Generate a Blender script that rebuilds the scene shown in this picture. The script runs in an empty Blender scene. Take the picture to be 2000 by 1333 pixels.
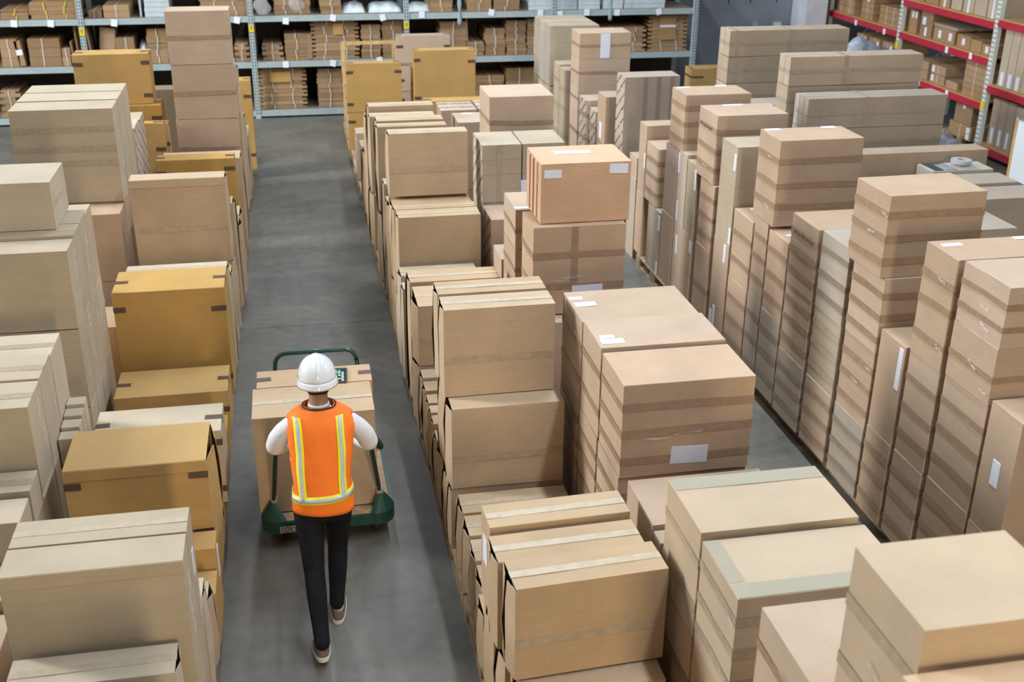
LAMP = [38, 30, 225, 205, 14, 110]; GATE_P = 700; BACK_P = 110; SIDE_P = 330; LEFT_P = 4300; WORLD_S = .025; EXPO = -0.05
import bpy, bmesh, math, random
from mathutils import Vector, Matrix, noise

C = bpy.context.scene.collection
PI = math.pi

# ------------------------------------------------------------------ materials
def srgb(r, g, b):
    f = lambda c: (c/12.92 if c <= .04045 else ((c+.055)/1.055)**2.4)
    return (f(r/255), f(g/255), f(b/255), 1)

def new_mat(name):
    m = bpy.data.materials.new(name); m.use_nodes = True
    nt = m.node_tree; b = nt.nodes['Principled BSDF']
    return m, nt, b

def nd(nt, t, **kw):
    n = nt.nodes.new(t)
    for k, v in kw.items():
        if k in n.inputs: n.inputs[k].default_value = v
        else: setattr(n, k, v)
    return n

def plain(name, col, rough=.6, metal=0, coat=0, noise_amt=.0, scale=8, bump=0, emit=None, spec=None):
    m, nt, b = new_mat(name)
    b.inputs['Base Color'].default_value = col
    b.inputs['Roughness'].default_value = rough
    b.inputs['Metallic'].default_value = metal
    b.inputs['Coat Weight'].default_value = coat
    if spec is not None: b.inputs['Specular IOR Level'].default_value = spec
    if emit:
        b.inputs['Emission Color'].default_value = emit[0]; b.inputs['Emission Strength'].default_value = emit[1]
    tc = nd(nt, 'ShaderNodeTexCoord'); nz = nd(nt, 'ShaderNodeTexNoise', Scale=scale, Detail=5.0)
    nt.links.new(tc.outputs['Object'], nz.inputs['Vector'])
    mp = nd(nt, 'ShaderNodeMapRange'); mp.inputs[1].default_value = .3; mp.inputs[2].default_value = .7
    mp.inputs[3].default_value = 1-noise_amt; mp.inputs[4].default_value = 1+noise_amt
    nt.links.new(nz.outputs['Fac'], mp.inputs[0])
    hs = nd(nt, 'ShaderNodeHueSaturation', Color=col)
    nt.links.new(mp.outputs[0], hs.inputs['Value']); nt.links.new(hs.outputs[0], b.inputs['Base Color'])
    if bump:
        bp = nd(nt, 'ShaderNodeBump', Strength=bump, Distance=.01)
        nt.links.new(nz.outputs['Fac'], bp.inputs['Height']); nt.links.new(bp.outputs[0], b.inputs['Normal'])
    return m

def cardboard(name, col, edge=.07, flute=1.0, spot=.0, printed=False):
    """kraft board: large soft mottling, small fibre speckle, fine flute ribs, per-carton tint"""
    m, nt, b = new_mat(name)
    L = nt.links.new
    tc = nd(nt, 'ShaderNodeTexCoord'); oi = nd(nt, 'ShaderNodeObjectInfo')
    add = nd(nt, 'ShaderNodeVectorMath', operation='ADD')
    sc = nd(nt, 'ShaderNodeVectorMath', operation='SCALE'); sc.inputs[3].default_value = 37.0
    cx = nd(nt, 'ShaderNodeCombineXYZ')
    L(oi.outputs['Random'], cx.inputs[0]); L(oi.outputs['Random'], cx.inputs[1]); L(cx.outputs[0], sc.inputs[0])
    L(tc.outputs['Object'], add.inputs[0]); L(sc.outputs[0], add.inputs[1])
    n1 = nd(nt, 'ShaderNodeTexNoise', Scale=3.2, Detail=4.0, Roughness=.55)
    n2 = nd(nt, 'ShaderNodeTexNoise', Scale=160.0, Detail=3.0)
    L(add.outputs[0], n1.inputs['Vector']); L(add.outputs[0], n2.inputs['Vector'])
    st = nd(nt, 'ShaderNodeMapping'); st.inputs['Scale'].default_value = (1.2, 1.2, 26)
    L(add.outputs[0], st.inputs[0])
    n3 = nd(nt, 'ShaderNodeTexNoise', Scale=2.0, Detail=3.0)
    L(st.outputs[0], n3.inputs['Vector'])
    def mr(src, a, bb, c, d):
        q = nd(nt, 'ShaderNodeMapRange')
        for i, v in zip((1, 2, 3, 4), (a, bb, c, d)): q.inputs[i].default_value = v
        L(src, q.inputs[0]); return q.outputs[0]
    def mul(a, bb):
        q = nd(nt, 'ShaderNodeMath', operation='MULTIPLY'); L(a, q.inputs[0]); L(bb, q.inputs[1]); return q.outputs[0]
    v = mul(mul(mr(n1.outputs['Fac'], .3, .7, .93, 1.06), mr(n2.outputs['Fac'], .35, .65, .965, 1.035)),
            mul(mr(n3.outputs['Fac'], .3, .7, .965, 1.03), mr(oi.outputs['Random'], 0, 1, .93, 1.06)))
    hs = nd(nt, 'ShaderNodeHueSaturation', Color=col)
    L(v, hs.inputs['Value'])
    L(mr(oi.outputs['Random'], 0, 1, 1.08, .93), hs.inputs['Saturation'])
    L(hs.outputs[0], b.inputs['Base Color'])
    if printed:                                    # dark slanted lettering rows printed on the board
        m1 = nd(nt, 'ShaderNodeMapping'); m1.inputs['Rotation'].default_value = (.62, .0, .62)
        L(tc.outputs['Object'], m1.inputs[0])
        wa = nd(nt, 'ShaderNodeTexWave', Scale=2.6, Distortion=.2); wa.bands_direction = 'Z'; L(m1.outputs[0], wa.inputs['Vector'])
        wb = nd(nt, 'ShaderNodeTexNoise', Scale=42.0, Detail=1.0); L(m1.outputs[0], wb.inputs['Vector'])
        g1 = nd(nt, 'ShaderNodeMath', operation='GREATER_THAN'); g1.inputs[1].default_value = .86; L(wa.outputs['Fac'], g1.inputs[0])
        g2 = nd(nt, 'ShaderNodeMath', operation='GREATER_THAN'); g2.inputs[1].default_value = .47; L(wb.outputs['Fac'], g2.inputs[0])
        gm = nd(nt, 'ShaderNodeMath', operation='MULTIPLY'); L(g1.outputs[0], gm.inputs[0]); L(g2.outputs[0], gm.inputs[1])
        mxp = nd(nt, 'ShaderNodeMix', data_type='RGBA'); mxp.inputs[7].default_value = (.06, .05, .05, 1)
        L(gm.outputs[0], mxp.inputs[0]); L(hs.outputs[0], mxp.inputs[6]); L(mxp.outputs[2], b.inputs['Base Color'])
    b.inputs['Roughness'].default_value = .78
    b.inputs['Specular IOR Level'].default_value = .25
    w = nd(nt, 'ShaderNodeTexWave', Scale=26.0, Distortion=.6); w.bands_direction = 'Z'
    L(tc.outputs['Object'], w.inputs['Vector'])
    hh = nd(nt, 'ShaderNodeMath', operation='MULTIPLY_ADD'); hh.inputs[1].default_value = .25*flute
    L(w.outputs['Fac'], hh.inputs[0]); L(n1.outputs['Fac'], hh.inputs[2])
    bp = nd(nt, 'ShaderNodeBump', Strength=.22, Distance=.006)
    L(hh.outputs[0], bp.inputs['Height']); L(bp.outputs[0], b.inputs['Normal'])
    return m

KR = {
 'tan':    cardboard('kraft_tan', (0.5, 0.36, 0.25, 1)),
 'tanw':   cardboard('kraft_light_tan', (0.5, 0.36, 0.225, 1)),
 'tanc':   cardboard('kraft_trolley', (0.5, 0.36, 0.225, 1)),
 'pale':   cardboard('kraft_pale', (0.48, 0.38, 0.275, 1)),
 'paleg':  cardboard('kraft_pale_olive', (0.51, 0.415, 0.295, 1)),
 'grey':   cardboard('kraft_greyish', (0.43, 0.35, 0.27, 1)),
 'pink':   cardboard('kraft_pinkish', (0.52, 0.35, 0.225, 1)),
 'red':    cardboard('kraft_reddish', (0.58, 0.35, 0.205, 1)),
 'orange': cardboard('kraft_orange', (0.5, 0.3, 0.1, 1), flute=.3),
 'orangep':cardboard('kraft_apricot', (0.58, 0.385, 0.22, 1), flute=.3),
 'wide':   cardboard('kraft_wide', (0.53, 0.4, 0.27, 1)),
 'near':   cardboard('kraft_smooth', (0.54, 0.4, 0.265, 1)),
 'green':  cardboard('kraft_olive', (0.49, 0.4, 0.29, 1)),
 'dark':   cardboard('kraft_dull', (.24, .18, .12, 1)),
 'longt':  cardboard('kraft_long_tan', (.43, .33, .235, 1)),
 'longg':  cardboard('kraft_long_grey', (.40, .325, .255, 1)),
 'longp':  cardboard('kraft_long_pale', (.50, .44, .34, 1)),
 'printL': cardboard('kraft_worn', (.42, .33, .26, 1)),
 'pinkp':  cardboard('kraft_printed', (.50, .36, .26, 1)),
 'shelf':  cardboard('kraft_shelf', (.38, .235, .125, 1)),
 'shelfd': cardboard('kraft_shelf_dark', (.30, .19, .105, 1)),
}
PRINTED = cardboard('kraft_with_print', (.52, .41, .31, 1), printed=True)
def tape_mat(name, col, rough):
    m, nt, b = new_mat(name)
    b.inputs['Base Color'].default_value = col; b.inputs['Roughness'].default_value = rough
    b.inputs['Coat Weight'].default_value = .08; b.inputs['Coat Roughness'].default_value = .25
    tc = nd(nt, 'ShaderNodeTexCoord'); n = nd(nt, 'ShaderNodeTexNoise', Scale=22.0, Detail=4.0)
    nt.links.new(tc.outputs['Object'], n.inputs['Vector'])
    bp = nd(nt, 'ShaderNodeBump', Strength=.35, Distance=.004)
    nt.links.new(n.outputs['Fac'], bp.inputs['Height']); nt.links.new(bp.outputs[0], b.inputs['Normal'])
    hs = nd(nt, 'ShaderNodeHueSaturation', Color=col)
    mp = nd(nt, 'ShaderNodeMapRange'); mp.inputs[1].default_value=.3; mp.inputs[2].default_value=.7; mp.inputs[3].default_value=.9; mp.inputs[4].default_value=1.12
    nt.links.new(n.outputs['Fac'], mp.inputs[0]); nt.links.new(mp.outputs[0], hs.inputs['Value']); nt.links.new(hs.outputs[0], b.inputs['Base Color'])
    return m
TAPE = {k: tape_mat('brown_tape_'+k, c, .4) for k, c in {
    'tan': (.345, .225, .135, 1), 'grey': (.285, .22, .16, 1), 'pink': (.36, .235, .155, 1), 'light': (.43, .325, .22, 1), 'long': (.36, .285, .21, 1)}.items()}
DARKT = tape_mat('dark_brown_tape', (.10, .06, .045, 1), .35)
CLEAR = tape_mat('clear_top_tape', (.49, .39, .27, 1), .62)
GREENT = plain('greenish_wide_tape', (.40, .35, .26, 1), .9, noise_amt=.03, spec=.12)
def film_mat(name, a, col=(.8, .8, .8, 1)):
    m, nt, b = new_mat(name)
    b.inputs['Base Color'].default_value = col; b.inputs['Roughness'].default_value = .12
    b.inputs['Alpha'].default_value = a
    tc = nd(nt, 'ShaderNodeTexCoord'); n = nd(nt, 'ShaderNodeTexNoise', Scale=30.0, Detail=5.0, Distortion=1.5)
    nt.links.new(tc.outputs['Object'], n.inputs['Vector'])
    bp = nd(nt, 'ShaderNodeBump', Strength=.9, Distance=.02)
    nt.links.new(n.outputs['Fac'], bp.inputs['Height']); nt.links.new(bp.outputs[0], b.inputs['Normal'])
    return m
FILM = film_mat('clear_film', .16)
FILM2 = film_mat('clear_film_crumple', .28)
INK = plain('dark_print', (.05, .045, .045, 1), .8)
GAPSHADE = plain('painted_gap_shade', (.03, .022, .015, 1), .9)  # near-black colour standing in for shade between the end flaps
def label_mat():
    m, nt, b = new_mat('white_paper_printed')
    L = nt.links.new
    uv = nd(nt, 'ShaderNodeUVMap')
    mp = nd(nt, 'ShaderNodeMapping'); mp.inputs['Scale'].default_value = (9, 1, 1)
    L(uv.outputs[0], mp.inputs[0])
    w = nd(nt, 'ShaderNodeTexWave', Scale=3.2); w.bands_direction = 'Y'
    L(uv.outputs[0], w.inputs['Vector'])
    n = nd(nt, 'ShaderNodeTexNoise', Scale=7.0, Detail=6.0, Roughness=.8); L(mp.outputs[0], n.inputs['Vector'])
    g = nd(nt, 'ShaderNodeMath', operation='GREATER_THAN'); g.inputs[1].default_value = .62; L(w.outputs['Fac'], g.inputs[0])
    g2 = nd(nt, 'ShaderNodeMath', operation='GREATER_THAN'); g2.inputs[1].default_value = .53; L(n.outputs['Fac'], g2.inputs[0])
    mu = nd(nt, 'ShaderNodeMath', operation='MULTIPLY'); L(g.outputs[0], mu.inputs[0]); L(g2.outputs[0], mu.inputs[1])
    mx = nd(nt, 'ShaderNodeMix', data_type='RGBA')
    mx.inputs[6].default_value = (.80, .82, .90, 1); mx.inputs[7].default_value = (.42, .44, .52, 1)
    L(mu.outputs[0], mx.inputs[0]); L(mx.outputs[2], b.inputs['Base Color'])
    b.inputs['Roughness'].default_value = .5
    return m
LABEL = label_mat()
PAPER = plain('white_paper', (.80, .82, .88, 1), .55)
WOOD = plain('pallet_wood', (.42, .29, .17, 1), .8, noise_amt=.25, scale=14, bump=.3)
WOODY = plain('yellow_wood', (.62, .40, .16, 1), .7, noise_amt=.15, scale=9, bump=.2)
GREYST = plain('grey_painted_steel', (.40, .47, .47, 1), .45, metal=.1, noise_amt=.06)
REDST = plain('red_painted_steel', (.47, .025, .05, 1), .42, noise_amt=.06)
WHITEST = plain('white_painted_steel', (.70, .72, .68, 1), .5, noise_amt=.05)
HOLE = plain('upright_slot_dark', (.06, .07, .07, 1), .8)
YEL = plain('yellow_plate', (.78, .58, .02, 1), .45)
TWINE = plain('white_twine', (.66, .62, .56, 1), .7)
TWINEY = plain('yellow_twine', (.75, .60, .05, 1), .6)
WHITEPK = plain('white_wrapped_pack', (.55, .60, .62, 1), .3, noise_amt=.15, scale=12, bump=.4)
DECK = plain('chipboard_deck', (.20, .16, .11, 1), .8, noise_amt=.15)
DECKO = plain('orange_chipboard', (.50, .30, .11, 1), .7, noise_amt=.12)

# ------------------------------------------------------------------ mesh helpers
def ob(name, bm, mat, parent=None, smooth=False, loc=None):
    me = bpy.data.meshes.new(name)
    bmesh.ops.recalc_face_normals(bm, faces=bm.faces)
    bm.to_mesh(me); bm.free()
    for m in (mat if isinstance(mat, (list, tuple)) else [mat]): me.materials.append(m)
    if smooth:
        for p in me.polygons: p.use_smooth = True
    o = bpy.data.objects.new(name, me); C.objects.link(o)
    if parent: o.parent = parent
    if loc: o.location = loc
    return o

def empty(name, loc, label, cat, group=None, rz=0):
    o = bpy.data.objects.new(name, None); C.objects.link(o)
    o.empty_display_size = .1
    o.location = loc; o.rotation_euler = (0, 0, rz)
    o['label'] = label; o['category'] = cat
    if group: o['group'] = group
    return o

def tag(o, label, cat, group=None):
    o['label'] = label; o['category'] = cat
    if group: o['group'] = group
    return o

def box(bm, x0, x1, y0, y1, z0, z1, mi=0, M=None):
    vs = [bm.verts.new((x, y, z)) for x in (x0, x1) for y in (y0, y1) for z in (z0, z1)]
    for f in ((0,1,3,2),(4,6,7,5),(0,4,5,1),(2,3,7,6),(0,2,6,4),(1,5,7,3)):
        fc = bm.faces.new([vs[i] for i in f]); fc.material_index = mi
    if M is not None:
        for v in vs: v.co = M @ v.co
    return vs

def tube(bm, pts, r, seg=10, cap=True, mi=0):
    pts = [Vector(p) for p in pts]; rings = []
    rr = r if isinstance(r, (list, tuple)) else [r]*len(pts)
    prev = None
    for i, p in enumerate(pts):
        d = (pts[min(i+1, len(pts)-1)] - pts[max(i-1, 0)]).normalized()
        if prev is None:
            a = d.orthogonal().normalized()
        else:
            a = (prev - d*prev.dot(d)).normalized()
        prev = a; b = d.cross(a)
        rings.append([bm.verts.new(p + (a*math.cos(2*PI*k/seg) + b*math.sin(2*PI*k/seg))*rr[i]) for k in range(seg)])
    for i in range(len(rings)-1):
        for k in range(seg):
            f = bm.faces.new([rings[i][k], rings[i][(k+1)%seg], rings[i+1][(k+1)%seg], rings[i+1][k]]); f.material_index = mi; f.smooth = True
    if cap:
        bm.faces.new(rings[0][::-1]).material_index = mi; bm.faces.new(rings[-1]).material_index = mi
    return rings

def loft(bm, rings, cap=True):
    R = [[bm.verts.new(p) for p in r] for r in rings]
    n = len(R[0])
    for i in range(len(R)-1):
        for k in range(n):
            f = bm.faces.new([R[i][k], R[i][(k+1)%n], R[i+1][(k+1)%n], R[i+1][k]]); f.smooth = True
    if cap:
        bm.faces.new(R[0][::-1]); bm.faces.new(R[-1])
    return R

def ell(c, a, b, n=24, e=2.0, ax=None):
    out = []
    for k in range(n):
        t = 2*PI*k/n; cx, sx = math.cos(t), math.sin(t)
        x = a*math.copysign(abs(cx)**(2/e), cx); y = b*math.copysign(abs(sx)**(2/e), sx)
        if ax: out.append(Vector(c) + ax[0]*x + ax[1]*y)
        else: out.append(Vector((c[0]+x, c[1]+y, c[2])))
    return out

# ------------------------------------------------------------------ cartons
def carton_body(w, d, h, seed, wav=.003, cut_l=0, cut_r=0):
    """carton shell centred in x,y, base at 0, softly dished faces and rounded edges"""
    bm = bmesh.new()
    r = .004
    def ts(L):
        n = 4 if L > .3 else 3
        return [0, r] + [L*i/n for i in range(1, n)] + [L-r, L]
    X, Y, Z = ts(w), ts(d), ts(h)
    cache = {}
    off = Vector((seed*3.1, seed*1.7, seed*.9))
    def vert(i, j, k):
        key = (i, j, k)
        if key in cache: return cache[key]
        x, y, z = X[i], Y[j], Z[k]
        ext = (i in (0, len(X)-1)) + (j in (0, len(Y)-1)) + (k in (0, len(Z)-1))
        q = .35*r if ext == 2 else (.5*r if ext == 3 else 0)
        if ext > 1:
            if i == 0: x += q
            if i == len(X)-1: x -= q
            if j == 0: y += q
            if j == len(Y)-1: y -= q
            if k == 0: z += q
            if k == len(Z)-1: z -= q
        else:
            nz = abs(noise.noise(Vector((x*2.3, y*2.3, z*2.3)) + off))*wav*1.6
            if i == 0: x += nz
            elif i == len(X)-1: x -= nz
            if j == 0: y += nz
            elif j == len(Y)-1: y -= nz
            if k == len(Z)-1: z -= nz
        if i == 0: x += cut_l
        if i == len(X)-1: x -= cut_r
        v = bm.verts.new((x-w/2, y-d/2, z)); cache[key] = v
        return v
    nx, ny, nz_ = len(X)-1, len(Y)-1, len(Z)-1
    for i in range(nx):
        for j in range(ny):
            for k in (0, nz_): bm.faces.new([vert(i,j,k), vert(i+1,j,k), vert(i+1,j+1,k), vert(i,j+1,k)])
    for i in range(nx):
        for k in range(nz_):
            for j in (0, ny): bm.faces.new([vert(i,j,k), vert(i+1,j,k), vert(i+1,j,k+1), vert(i,j,k+1)])
    for j in range(ny):
        for k in range(nz_):
            for i in (0, nx): bm.faces.new([vert(i,j,k), vert(i,j+1,k), vert(i,j+1,k+1), vert(i,j,k+1)])
    return bm

def on_face(bm, face, w, d, h, u, v, sw, sh, t=.0015, rot=0, uvl=None, wrap=None):
    """thin slab lying on one face; u,v fractions of that face for the centre"""
    if face == 'T': org = Vector((-w/2+u*w, -d/2+v*d, h)); ax = Vector((1,0,0)); ay = Vector((0,1,0)); n = Vector((0,0,1))
    if face == 'F': org = Vector((-w/2+u*w, -d/2, v*h)); ax = Vector((1,0,0)); ay = Vector((0,0,1)); n = Vector((0,-1,0))
    if face == 'W': org = Vector((-w/2, -d/2+(1-u)*d, v*h)); ax = Vector((0,-1,0)); ay = Vector((0,0,1)); n = Vector((-1,0,0))
    if face == 'E': org = Vector((w/2, -d/2+u*d, v*h)); ax = Vector((0,1,0)); ay = Vector((0,0,1)); n = Vector((1,0,0))
    c, s = math.cos(rot), math.sin(rot)
    bx, by = ax*c+ay*s, ay*c-ax*s
    vs = []
    for k in (0, 1):
        for (p, q) in ((-1,-1),(1,-1),(1,1),(-1,1)):
            vs.append(bm.verts.new(org + bx*p*sw/2 + by*q*sh/2 + n*(-.001 if k == 0 else t)))
    fs = [bm.faces.new([vs[4], vs[5], vs[6], vs[7]])]
    if uvl is not None:
        for l, q in zip(fs[0].loops, ((0,0),(1,0),(1,1),(0,1))): l[uvl].uv = q
    for a, b in ((0,1),(1,2),(2,3),(3,0)): bm.faces.new([vs[a], vs[b], vs[b+4], vs[a+4]])
    return vs

def tape_ring(w, d, z, th, rnd, t=.0022):
    bm = bmesh.new(); a, b = w/2+t, d/2+t
    sag = rnd.uniform(-.012, .012)
    base = [(-a,-b),(0,-b),(a,-b),(a,0),(a,b),(-a,b),(-a,0)]
    cs = []
    for i, (x, y) in enumerate(base):
        dz = rnd.uniform(-.006, .006) + (sag if i in (0, 6, 5) else 0)
        hh = th*rnd.uniform(.85, 1.12)
        cs.append((bm.verts.new((x, y, z+dz-hh/2)), bm.verts.new((x, y, z+dz+hh/2))))
    n = len(cs)
    for i in range(n):
        bm.faces.new([cs[i][0], cs[(i+1)%n][0], cs[(i+1)%n][1], cs[i][1]])
    return bm

def crumple(bm, c, n, u, L, W, rnd):
    """crumpled glossy tape end lying on a face: centre c, normal n, long axis u"""
    v = n.cross(u); k = 7
    rows = []
    for i in range(k+1):
        s = i/k-.5; ww = W*(.35+.65*abs(math.sin(i*1.9+rnd.random())))
        rows.append([bm.verts.new(c + u*s*L + v*(q*ww+rnd.uniform(-.2,.2)*W) + n*(.002+rnd.uniform(0, .012) if abs(q)<.6 else .001)) for q in (-.5, -.15, .2, .5)])
    for i in range(k):
        for j in range(3):
            bm.faces.new([rows[i][j], rows[i][j+1], rows[i+1][j+1], rows[i+1][j]])

def end_flap(d, h, side, hinge, ang, rnd):
    """one bent end flap hinged on a vertical edge; side -1 = west end, hinge -1 near edge, +1 far edge"""
    bm = bmesh.new(); wdt = d*.44; t = .004
    zs = [.01, h*.25, h*.5, h*.75, h-.008]
    bul = [rnd.uniform(0, .008), rnd.uniform(.004, .016), rnd.uniform(.004, .02), rnd.uniform(.004, .016), rnd.uniform(0, .006)]
    gr = []
    for z, bo in zip(zs, bul):
        row = []
        for f in (0, .33, .66, 1):
            y = hinge*d/2 - hinge*wdt*f*math.cos(ang)
            x = side*(wdt*f*math.sin(ang) + bo*f)
            row.append((x, y, z + (rnd.uniform(-.01, .004) if z > h*.9 else 0)))
        gr.append(row)
    for off in (0, t):
        vv = [[bm.verts.new((x + side*off, y, z)) for x, y, z in row] for row in gr]
        for i in range(len(vv)-1):
            for j in range(3): bm.faces.new([vv[i][j], vv[i][j+1], vv[i+1][j+1], vv[i+1][j]])
        if off == 0: inner = vv
    outer = vv
    for i in range(len(outer)-1):
        for j in (0, 3): bm.faces.new([inner[i][j], inner[i+1][j], outer[i+1][j], outer[i][j]])
    for j in range(3):
        for i in (0, -1): bm.faces.new([inner[i][j], inner[i][j+1], outer[i][j+1], outer[i][j]])
    return bm

def make_carton(rec, idx):
    x0, x1, y0, y1, z0, z1, yaw, col, sty, label = rec[:10]
    w, d, h = x1-x0, y1-y0, z1-z0
    rnd = random.Random(idx*7+3)
    root = empty('cardboard_box', ((x0+x1)/2, (y0+y1)/2, z0), label, 'box', rz=math.radians(yaw))
    toks = sty.split()
    flL, flR = ('flap' in toks or 'bow' in toks), 'flapR' in toks
    cb = ob('carton_body', carton_body(w, d, h, idx, cut_l=.02 if flL else 0, cut_r=.02 if flR else 0), KR[col], root)
    for fcode, ax, sg in (('prW', 0, -1), ('prE', 0, 1), ('prT', 2, 1)):
        if fcode in toks:
            cb.data.materials.append(PRINTED)
            for p in cb.data.polygons:
                if p.normal[ax]*sg > .9: p.material_index = 1
    tm = TAPE['long' if col in ('longg', 'longt', 'longp') else 'grey' if col in ('grey', 'printL') else 'pink' if col in ('pink', 'red', 'pinkp') else 'light' if col in ('tanw', 'pale', 'paleg', 'green', 'wide', 'near', 'tanc') else 'tan']
    def bmn(): return bmesh.new()
    i = 0
    while i < len(toks):
        t = toks[i]
        if t in ('t1', 't2', 't3', 't4'):
            n = int(t[1]); fr = {1: [.5], 2: [.3, .68], 3: [.2, .49, .77], 4: [.14, .38, .62, .84]}[n]
            for f in fr:
                tb = ob('packing_tape', tape_ring(w, d, h*(f+rnd.uniform(-.02, .02)), min(.048, h*.1), rnd), tm, root)
        elif t in ('tm', 'tmm'):
            for f in ([.42] if t == 'tm' else [.45, .62, .8]):
                bm = bmn(); on_face(bm, 'F', w, d, h, .5, f+rnd.uniform(-.04, .04), w*.99, .05, rot=rnd.uniform(-.012, .012)); ob('packing_tape', bm, tm, root)
        elif t in ('tv1', 'tv3', 'tvF'):
            for f in ([.45] if t != 'tv3' else [.38, .62, .86]):
                bm = bmn(); on_face(bm, 'F', w, d, h, f, .5, .055, h*.99); ob('packing_tape', bm, tm, root)
                if t == 'tv1':
                    pass
        elif t in ('t1v', 't2v'):
            for f in ([.42] if t == 't1v' else [.06, .5]):
                bm = bmn(); on_face(bm, 'F', w, d, h, f, .5, .05, h*.98); on_face(bm, 'T', w, d, h, f, .5, .05, d*.98, t=.002); ob('packing_tape', bm, tm, root)
            bm = bmn(); on_face(bm, 'F', w, d, h, .5, .5, w*.99, .045, t=.001); on_face(bm, 'W', w, d, h, .5, .5, d*.98, .045, t=.001); ob('packing_tape', bm, tm, root)
        elif t == 'tE':
            bm = bmn(); on_face(bm, 'E', w, d, h, .5, .5, d*.98, .05); ob('packing_tape', bm, CLEAR, root)
            bm = bmn(); crumple(bm, Vector((w/2, -d*.1, h*.5)), Vector((1,0,0)), Vector((0,1,0)), .25, .03, rnd); ob('crumpled_tape', bm, FILM2, root)
        elif t == 'seam':
            bm = bmn(); on_face(bm, 'T', w, d, h, .5, .5, w*.995, min(.05, d*.35), t=.0015, rot=rnd.uniform(-.008, .008)); ob('clear_tape', bm, CLEAR, root)
        elif t == 'seam2':
            bm = bmn(); on_face(bm, 'T', w, d, h, .5, .45, w*.995, .07, t=.001); ob('clear_tape', bm, tm, root)
        elif t == 'wg':
            bm = bmn(); on_face(bm, 'T', w, d, h, .5, .88 if y0 > 4.1 else .12, w*.985, d*.22, t=.0015)
            if y0 < 4.1: on_face(bm, 'T', w, d, h, .05, .62, w*.09, d*.72, t=.0012)
            ob('wide_tape', bm, GREENT, root)
        elif t in ('co', 'coT'):
            th = .045
            def piece(fz, Lp, left, right, top=False):
                bm = bmn()
                if not top:
                    if left:
                        on_face(bm, 'F', w, d, h, Lp/2/w, fz, Lp, th, t=.002, rot=rnd.uniform(-.05, .05)); on_face(bm, 'W', w, d, h, 1-.02/d, fz, .04, th, t=.002)
                    else:
                        on_face(bm, 'F', w, d, h, 1-Lp/2/w, fz, Lp, th, t=.002, rot=rnd.uniform(-.05, .05)); on_face(bm, 'E', w, d, h, .02/d, fz, .04, th, t=.002)
                else:
                    on_face(bm, 'T', w, d, h, Lp/2/w if left else 1-Lp/2/w, fz, Lp, min(.06, d*.3), t=.002, rot=rnd.uniform(-.06, .06))
                    on_face(bm, 'W' if left else 'E', w, d, h, 1-fz if left else fz, 1-.02/h, min(.06, d*.3), .04, t=.002)
                ob('dark_tape', bm, DARKT, root)
            if t == 'co':
                for fz in ([.82, .17] if h > .45 else [.6]):
                    piece(fz+rnd.uniform(-.03, .03), rnd.uniform(.09, .12), True, False)
                    piece(fz+rnd.uniform(-.03, .03), rnd.uniform(.09, .12), False, True)
            if d > .15:
                piece(.48, rnd.uniform(.08, .12), True, False, True); piece(.5, rnd.uniform(.08, .12), False, True, True)
        elif t == 'L:T:' or t.startswith('L:'):
            _, face, pr = t.split(':'); u, v, lw, lh = map(float, pr.split(','))
            bm = bmn(); uvl = bm.loops.layers.uv.new('UVMap')
            on_face(bm, face, w, d, h, u, v, lw, lh, t=.0025, rot=rnd.uniform(-.04, .04), uvl=uvl)
            ob('shipping_label', bm, LABEL, root)
        elif t in ('flap', 'flapR', 'bow'):
            side = 1 if t == 'flapR' else -1
            for hg in (-1, 1):
                f = ob('end_flap', end_flap(d, h, side, hg, rnd.uniform(.05, .2)*(1.3 if t == 'bow' else 1), rnd), KR[col], root)
                f.location.x = side*(w/2-.004)
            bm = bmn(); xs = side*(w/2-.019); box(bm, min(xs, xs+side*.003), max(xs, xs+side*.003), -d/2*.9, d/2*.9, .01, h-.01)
            ob('flap_gap_shade', bm, GAPSHADE, root)  # dark plate so the slot between the flaps reads as shaded
        elif t == 'fold':
            bm = bmn(); on_face(bm, 'F', w, d, h, .5, 1-.035/h, w*.998, .07, t=.0035); on_face(bm, 'T', w, d, h, .5, .5, w*.996, d*.99, t=.0025)
            ob('lid_flap', bm, KR[col], root)
        elif t in ('wr', 'wrF', 'wrE', 'wrL', 'wrW'):
            for q in range(3 if t == 'wrE' else 2):
                bm = bmn()
                if t == 'wrF': crumple(bm, Vector((rnd.uniform(-.25, .25)*w, -d/2-.002, h*rnd.uniform(.38, .62))), Vector((0,-1,0)), Vector((1,0,rnd.uniform(-.03,.08))).normalized(), .22*w, .010, rnd)
                elif t == 'wrE': crumple(bm, Vector((w/2+.001, rnd.uniform(-.3, .3)*d, h*rnd.uniform(.3, .85))), Vector((1,0,0)), Vector((0,rnd.uniform(-.3,.3),1)).normalized(), .25*h, .014, rnd)
                else: crumple(bm, Vector((-w/2-.002, -d/2+d*rnd.uniform(.08, .5), h*rnd.choice((.2, .49, .77)))), Vector((-1,0,0)), Vector((0,-1,rnd.uniform(-.4,.1))).normalized(), .09, .018, rnd)
                ob('crumpled_tape', bm, FILM2, root)
        elif t == 'wrapW':
            bm = bmn(); box(bm, -w/2-.006, -w/2-.004, -d/2, d/2, .02, h*.85); ob('stretch_film', bm, FILM, root)
        elif t == 'pt':
            bm = bmn()
            for q in range(9):
                y = d/2-.06-q*(d-.12)/8.5; zc = h*(.77 if q != 4 else .77)
                for s in range(2): on_face(bm, 'W', w, d, h, .14+q*.085+s*.03, .77+rnd.uniform(-.01, .01), .008, .028, t=.0035, rot=rnd.choice((0, .5, -.5, 1.2)))
            ob('printed_words', bm, INK, root)
        elif t == 'h3':
            bm = bmn()
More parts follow.
